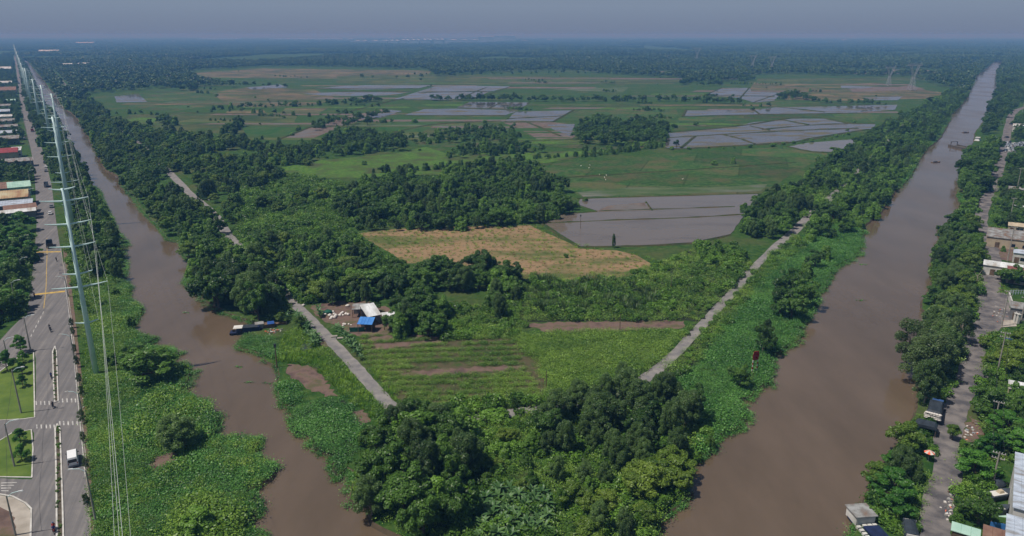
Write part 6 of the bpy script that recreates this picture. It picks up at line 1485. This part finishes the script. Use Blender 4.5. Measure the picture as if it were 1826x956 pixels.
GRASS = [({'grass': .6, 'dry': .2, 'creep': .2}, [(630,410),(950,398),(1045,438),(1170,458),(1168,492),(1000,508),(925,503),(780,478),(700,475),(650,440)], 3.4, .4, 1.1, 0, False),
 ({'grass': .8, 'creep': .2}, [(500,600),(530,585),(600,640),(690,735),(660,745),(610,705),(560,655),(510,645),(497,650)], 1.1, .6, 1.2, 0, False),
 ({'grass': .7, 'creep': .3}, [(655,640),(700,690),(740,740),(830,740),(850,742),(700,728)], 1.3, .6, 1.2, 0, False),
 ({'grass': .6, 'creep': .4}, [(150,560),(178,500),(205,495),(220,560),(200,690),(165,780),(160,700),(150,640)], 1.6, .6, 1.1, 0, False),
 ({'dry': .6, 'grass': .4}, [(640,416),(700,409),(800,404),(945,402),(985,420),(1032,443),(1135,455),(1160,470),(1155,485),(1090,497),(1000,500),(935,497),(880,480),(790,470),(722,470)], 3.0, .3, .8, 0, False),
 ({'grass': .6, 'dry': .4}, [(1738,570),(1775,600),(1772,660),(1750,655),(1742,620)], 1.2, .5, 1., 0, False),
 ({'grass': .7, 'dry': .3}, [(1762,505),(1795,508),(1795,525),(1760,525)], 1.3, .5, .9, 0, False),
 ({'grass': 1}, [(840,880),(870,850),(900,862),(870,905),(835,915)], 1.1, .5, 1., 0, False)]
scatter('tall_grass', ['grass', 'creep', 'dry'], cover_pts(GRASS, ['grass', 'creep', 'dry'], 5), 'tall yellow green grass on banks and field edges', 'grass')
UND = [({'creep': .7, 'shrub': .3}, [(930,490),(1000,500),(1100,497),(1170,470),(1240,445),(1330,450),(1340,480),(1300,525),(1245,575),(1230,572),(940,574),(900,570),(880,555)], 2.0, .7, 1.5, 0, False),
 ({'shrub': .55, 'reed': .45}, [(920,500),(1060,500),(1170,520),(1150,556),(950,556)], 2.6, .7, 1.5, 0, False),
 ({'creep': .8, 'shrub': .2}, [(1225,590),(1270,560),(1320,515),(1400,425),(1420,420),(1440,440),(1370,490),(1330,545),(1300,575),(1240,655),(1180,690)], 1.7, .7, 1.3, 0, False),
 ({'creep': .5, 'shrub': .5}, [(330,425),(420,420),(440,300),(620,330),(600,400),(700,470),(560,540),(480,560),(380,520)], 2.3, .8, 1.9, 0, False),
 ({'creep': .5, 'shrub': .5}, [(600,400),(640,330),(940,295),(1030,370),(950,392),(640,410)], 2.6, .8, 1.7, 0, False),
 ({'creep': .6, 'shrub': .4}, [(690,560),(900,540),(940,575),(930,600),(800,610),(720,580)], 1.9, .7, 1.4, 0, False),
 ({'creep': .5, 'shrub': .5}, [(640,880),(640,790),(700,735),(1200,690),(1245,730),(1240,830),(1180,956),(1180,1000),(715,1000),(690,930)], 2.0, .7, 1.5, 0, False),
 ({'creep': .6, 'shrub': .4}, [(1410,340),(1530,255),(1690,166),(1720,170),(1640,280),(1590,345),(1500,395),(1440,420)], 3.6, 1., 2.2, 0, False),
 ({'creep': .6, 'shrub': .4}, [(1740,600),(1830,595),(1850,830),(1790,835),(1765,800),(1740,700),(1760,650)], 2.1, .7, 1.4, 0, False),
 ({'creep': .5, 'shrub': .5}, [(1765,330),(1850,300),(1850,410),(1775,415),(1765,440),(1775,370)], 2.6, .8, 1.6, 0, False),
 ({'creep': .5, 'shrub': .5}, [(1665,420),(1745,385),(1745,440),(1765,490),(1735,600),(1720,690),(1640,740),(1640,690),(1655,580),(1664,500)], 2.2, .7, 1.5, 0, False),
 ({'creep': .5, 'shrub': .5}, [(-40,410),(62,420),(52,520),(44,556),(-40,600)], 2.4, .8, 1.5, 0, False),
 ({'creep': .7, 'shrub': .3}, [(112,400),(150,440),(170,480),(215,440),(215,495),(178,560),(140,560),(122,470)], 2.0, .7, 1.3, 0, False),
 ({'creep': .6, 'shrub': .4}, [(1640,740),(1668,742),(1678,860),(1650,956),(1545,956),(1560,860),(1600,790)], 1.8, .7, 1.3, 0, False),
 ({'creep': .6, 'shrub': .4}, [(1700,790),(1765,790),(1768,880),(1760,930),(1702,935),(1698,860)], 1.8, .7, 1.3, 0, False),
 ({'creep': .6, 'shrub': .4}, [(160,330),(184,360),(212,430),(205,490),(150,450),(110,310),(72,190),(110,235)], 2.8, .8, 1.6, 0, False)]
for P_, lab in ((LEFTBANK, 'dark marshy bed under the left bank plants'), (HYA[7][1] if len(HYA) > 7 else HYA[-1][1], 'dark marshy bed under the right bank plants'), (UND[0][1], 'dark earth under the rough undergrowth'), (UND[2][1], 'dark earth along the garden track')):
    fill('marsh_bed', rough_edge(GP(P_), 3, .8, 17), .012 + .004 * (len(lab) % 5), 'undershade', label=lab, cat='undershade')  # dark sheets laid so gaps between the leaves look shaded
scatter('undergrowth', ['creep', 'shrub', 'reed'], cover_pts(UND, ['creep', 'shrub', 'reed'], 9), 'low tangled bushes and creepers between the trees', 'undergrowth')
# garden rows: mounds of vine in long lines across the tip
gr = []; r = random.Random(15); SOILW = [GP(p) for p, _ in SOILS]
for q in range(15):
    v0 = 599 + q * 9.4
    u0, u1 = 645 + max(0, (q - 5)) * 12, 905 + q * 5
    P = smooth_line(GP([(u0, v0 + 3), ((u0 + u1) / 2, v0 - 2), (u1, v0 - 6)]), 4)
    for k in range(len(P) - 1):
        L = math.dist(P[k], P[k + 1])
        for m_ in range(int(L / .34)):
            t = r.random(); x, y = P[k][0] + (P[k + 1][0] - P[k][0]) * t, P[k][1] + (P[k + 1][1] - P[k][1]) * t + r.gauss(0, .45)
            if mnoise.noise(Vector((x * .09, y * .3, 2. + q))) > .36: continue
            if any(in_poly(x, y, s) for s in SOILW[1:5]) or seg_dist_np(np.array([x]), np.array([y]), RT)[0] < 2.4 or seg_dist_np(np.array([x]), np.array([y]), LT)[0] < 2.6: continue
            gr.append((x, y, 0, r.uniform(.45, .95), r.uniform(0, 6.28), r.randrange(3) if r.random() < .93 else 3 + r.randrange(2)))
X, Y = spots([(905,600),(1000,592),(1190,590),(1225,592),(1150,670),(1080,690),(960,725),(975,690),(955,650)], 1.15, 0, 901)
for x, y in zip(X, Y): gr.append((x, y, 0, r.uniform(.6, 1.25) * (1 + .5 * mnoise.noise(Vector((x * .15, y * .15, 5)))), r.uniform(0, 6.28), r.randrange(3)))
scatter('garden_vine_leaves', ['creep', 'grass'], gr, 'rows of yellow green garden vines on the tip', 'vines')
# median planting
md = []
for c in ([(99,622),(99,714)], [(103,762),(106,990)]):
    a, q = GP(c); L = math.dist(a, q)
    for k in range(int(L * .8)): t = r.random(); md.append((a[0] + (q[0] - a[0]) * t + r.uniform(-.35, .35), a[1] + (q[1] - a[1]) * t, .12, r.uniform(.12, .3), r.uniform(0, 6), r.randrange(3)))
scatter('median_shrubbery', ['shrub'], md, 'low dry shrubs in the road median', 'shrubs')

# ---- far woods
FAR_EDGE = [(-20,100),(24,92),(28,88),(33,84),(42,101),(52,112),(66,128),(90,158),(108,181),(130,190),(160,168),(215,164),(265,160),(330,156),(420,156),(380,150),(345,138),(345,128),(470,119),(600,120),(745,124),(772,137),(880,130),(1000,126),(1080,132),(1200,140),(1245,150),(1300,146),(1340,135),(1400,132),(1500,136),(1560,137),(1650,147),(1690,158),(1722,170),(1741,136),(1776,107),(1793,97),(1797,101),(1779,130),(1778,152),(1800,150),(1840,140),(1880,135)]
OPEN = [[(330,132),(350,126),(480,120),(600,121),(760,124),(775,136),(600,142),(360,140)], [(1165,128),(1260,126),(1265,132),(1170,134)], [(1505,124),(1680,124),(1685,132),(1515,133)], [(1345,137),(1670,137),(1670,143),(1345,147)], [(480,92),(560,90),(570,94),(490,96)], [(600,95),(680,94),(660,98),(600,98)], [(1100,92),(1220,100),(1215,102),(1095,94)]]
edge = FAR_EDGE + [(1900,66.0), (-60,66.0)]
EP = GP(edge); OP = [GP(o) for o in OPEN]
A = np.array(EP); far = []; r = np.random.default_rng(44)
NEARY = 2500.
xs = np.arange(-2600, 2600, 13.); ys = np.arange(800, NEARY, 13.); X, Y = np.meshgrid(xs, ys)
X = (X + r.uniform(-6, 6, X.shape)).ravel(); Y = (Y + r.uniform(-6, 6, Y.shape)).ravel()
def thin(X, Y, prob):
    k = in_poly_np(X, Y, EP) & ~in_poly_np(X, Y, CANAL) & ~in_poly_np(X, Y, ROADPOLY)
    k &= (np.abs(X) < Y * .75 + 60)
    for o in OP: k &= ~in_poly_np(X, Y, o)
    k &= seg_dist_np(X, Y, LT[-14:]) > 5
    for bx, by, br in BUILT: k &= np.hypot(X - bx, Y - by) > br + 5
    return k & (r.random(len(X)) < prob)
k = thin(X, Y, .93); X, Y = X[k], Y[k]
for x, y in zip(X, Y): far.append((x, y, 0, r.uniform(.7, 1.7), r.uniform(0, 6.28), r.integers(0, 4)))
xs = np.arange(-12000, 12000, PATCH * .82); ys = np.arange(NEARY - 40, 16000, PATCH * .82); X, Y = np.meshgrid(xs, ys)
X = (X + r.uniform(-20, 20, X.shape)).ravel(); Y = (Y + r.uniform(-20, 20, Y.shape)).ravel()
def ok(x, y):
    for dx in (-60, 0, 60):
        if in_poly(x + dx, y, CANAL) or in_poly(x + dx, y, ROADPOLY): return False
    return True
k = thin(X, Y, .95); X, Y = X[k], Y[k]
k = np.array([mnoise.noise(Vector((x * .0016, y * .0009, 1.))) < .3 for x, y in zip(X, Y)]); X, Y = X[k], Y[k]
k = np.array([y > 6000 or ok(x, y) for x, y in zip(X, Y)]); X, Y = X[k], Y[k]
# clear the ground in front of the factories
fk = np.ones(len(X), bool)
for u0, u1, vt, vb in FAC:
    x0, y0 = G(u0, vb); x1, _ = G(u1, vb); fk &= ~((X > x0 - 90) & (X < x1 + 90) & (Y > y0 - 60) & (Y < y0 + 900))
X, Y = X[fk], Y[fk]
for x, y in zip(X, Y): far.append((x, y, 0, r.uniform(.85, 1.15), r.integers(0, 4) * math.pi / 2, 4 + r.integers(0, 6)))
print('far', len(far), 'rest', len(rest), 'single', len(single), 'und', len(UND))
scatter('far_forest', ['far', 'patch'], far, 'far woods reaching to the hazy horizon', 'forest')
HZ_LOW = (2.994, 3.801, 5.597, 1.); HZ_HIGH = (3.775, 4.816, 6.573, 1.); EXPO = -.34
# ================================================================ air, light, camera
def haze():
    b = MB(); zt, zb = 92., -3.4; x0, x1, y0, y1 = -43000., 43000., -800., 43000.
    b.add([(x0, y0, zb), (x1, y0, zb), (x1, y1, zb), (x0, y1, zb), (x0, y0, zt), (x1, y0, zt), (x1, y1, zt), (x0, y1, zt)], [(3, 2, 1, 0), (4, 5, 6, 7), (0, 1, 5, 4), (1, 2, 6, 5), (2, 3, 7, 6), (3, 0, 4, 7)])
    m, nt, nd, lk = newmat('haze_air'); out = nd.new('ShaderNodeOutputMaterial'); pv = nd.new('ShaderNodeVolumePrincipled')
    pv.inputs['Color'].default_value = HAZE_COL; pv.inputs['Density'].default_value = HAZE_D; pv.inputs['Absorption Color'].default_value = (.61, .233, 0., 1); pv.inputs['Anisotropy'].default_value = 0.
    lk.new(pv.outputs[0], out.inputs['Volume'])
    tag(b.build('haze', m), 'thin blue haze thickening towards the horizon', 'haze', kind='stuff')
HAZE_COL = (.148, .41, .857, 1); HAZE_D = 2.35e-4
haze()
SUN_EL = math.radians(62); SX, SY = -.953, -.303
w = bpy.data.worlds.new('World'); scene.world = w; w.use_nodes = True
nd, lk = w.node_tree.nodes, w.node_tree.links; nd.clear()
out = nd.new('ShaderNodeOutputWorld'); bg = nd.new('ShaderNodeBackground'); sky = nd.new('ShaderNodeTexSky'); sky.sky_type = 'NISHITA'
sky.sun_disc = False; sky.sun_elevation = SUN_EL; sky.sun_rotation = math.atan2(SX, SY); sky.air_density = 1.; sky.dust_density = 2.; sky.ozone_density = 2.
# the band of dull haze that lies along the horizon all the way round
tc = nd.new('ShaderNodeTexCoord'); sep = nd.new('ShaderNodeSeparateXYZ'); lk.new(tc.outputs['Generated'], sep.inputs[0])
mr = nd.new('ShaderNodeMapRange'); mr.interpolation_type = 'SMOOTHSTEP'; mr.inputs['From Min'].default_value = .02; mr.inputs['From Max'].default_value = .34
lk.new(sep.outputs['Z'], mr.inputs['Value'])
mr2 = nd.new('ShaderNodeMapRange'); mr2.inputs['From Min'].default_value = 0.; mr2.inputs['From Max'].default_value = .035; lk.new(sep.outputs['Z'], mr2.inputs['Value'])
hz = nd.new('ShaderNodeMix'); hz.data_type = 'RGBA'; hz.inputs[6].default_value = HZ_LOW; hz.inputs[7].default_value = HZ_HIGH; lk.new(mr2.outputs[0], hz.inputs['Factor'])
mx = nd.new('ShaderNodeMix'); mx.data_type = 'RGBA'; lk.new(mr.outputs[0], mx.inputs['Factor']); lk.new(hz.outputs[2], mx.inputs[6]); lk.new(sky.outputs[0], mx.inputs[7])
lk.new(mx.outputs[2], bg.inputs['Color']); bg.inputs['Strength'].default_value = .07; lk.new(bg.outputs[0], out.inputs['Surface'])
L = bpy.data.lights.new('sun', 'SUN'); L.energy = 4.9; L.angle = math.radians(.53); L.color = (1., .955, .89)
so = link('sun', L); d = Vector((-SX * math.cos(SUN_EL), -SY * math.cos(SUN_EL), -math.sin(SUN_EL))).normalized(); so.rotation_euler = d.to_track_quat('-Z', 'Y').to_euler(); so.location = (0, 0, 300)
cam = bpy.data.cameras.new('camera'); co = link('camera', cam); cam.sensor_width = 36; cam.lens = 36 * F / 1826; cam.clip_end = 120000; cam.clip_start = 1
co.location = (0, 0, HC); co.rotation_euler = (math.pi / 2 - PITCH, 0, 0); scene.camera = co
vs = scene.view_settings; vs.view_transform = 'Standard'; vs.look = 'None'; vs.gamma = 1; vs.exposure = EXPO
scene.render.engine = 'CYCLES'; c = scene.cycles
c.use_denoising = True; c.denoiser = 'OPENIMAGEDENOISE'; c.max_bounces = 5; c.diffuse_bounces = 2; c.glossy_bounces = 2; c.transmission_bounces = 2; c.volume_bounces = 0; c.transparent_max_bounces = 4
c.caustics_reflective = False; c.caustics_refractive = False; c.sample_clamp_indirect = 4
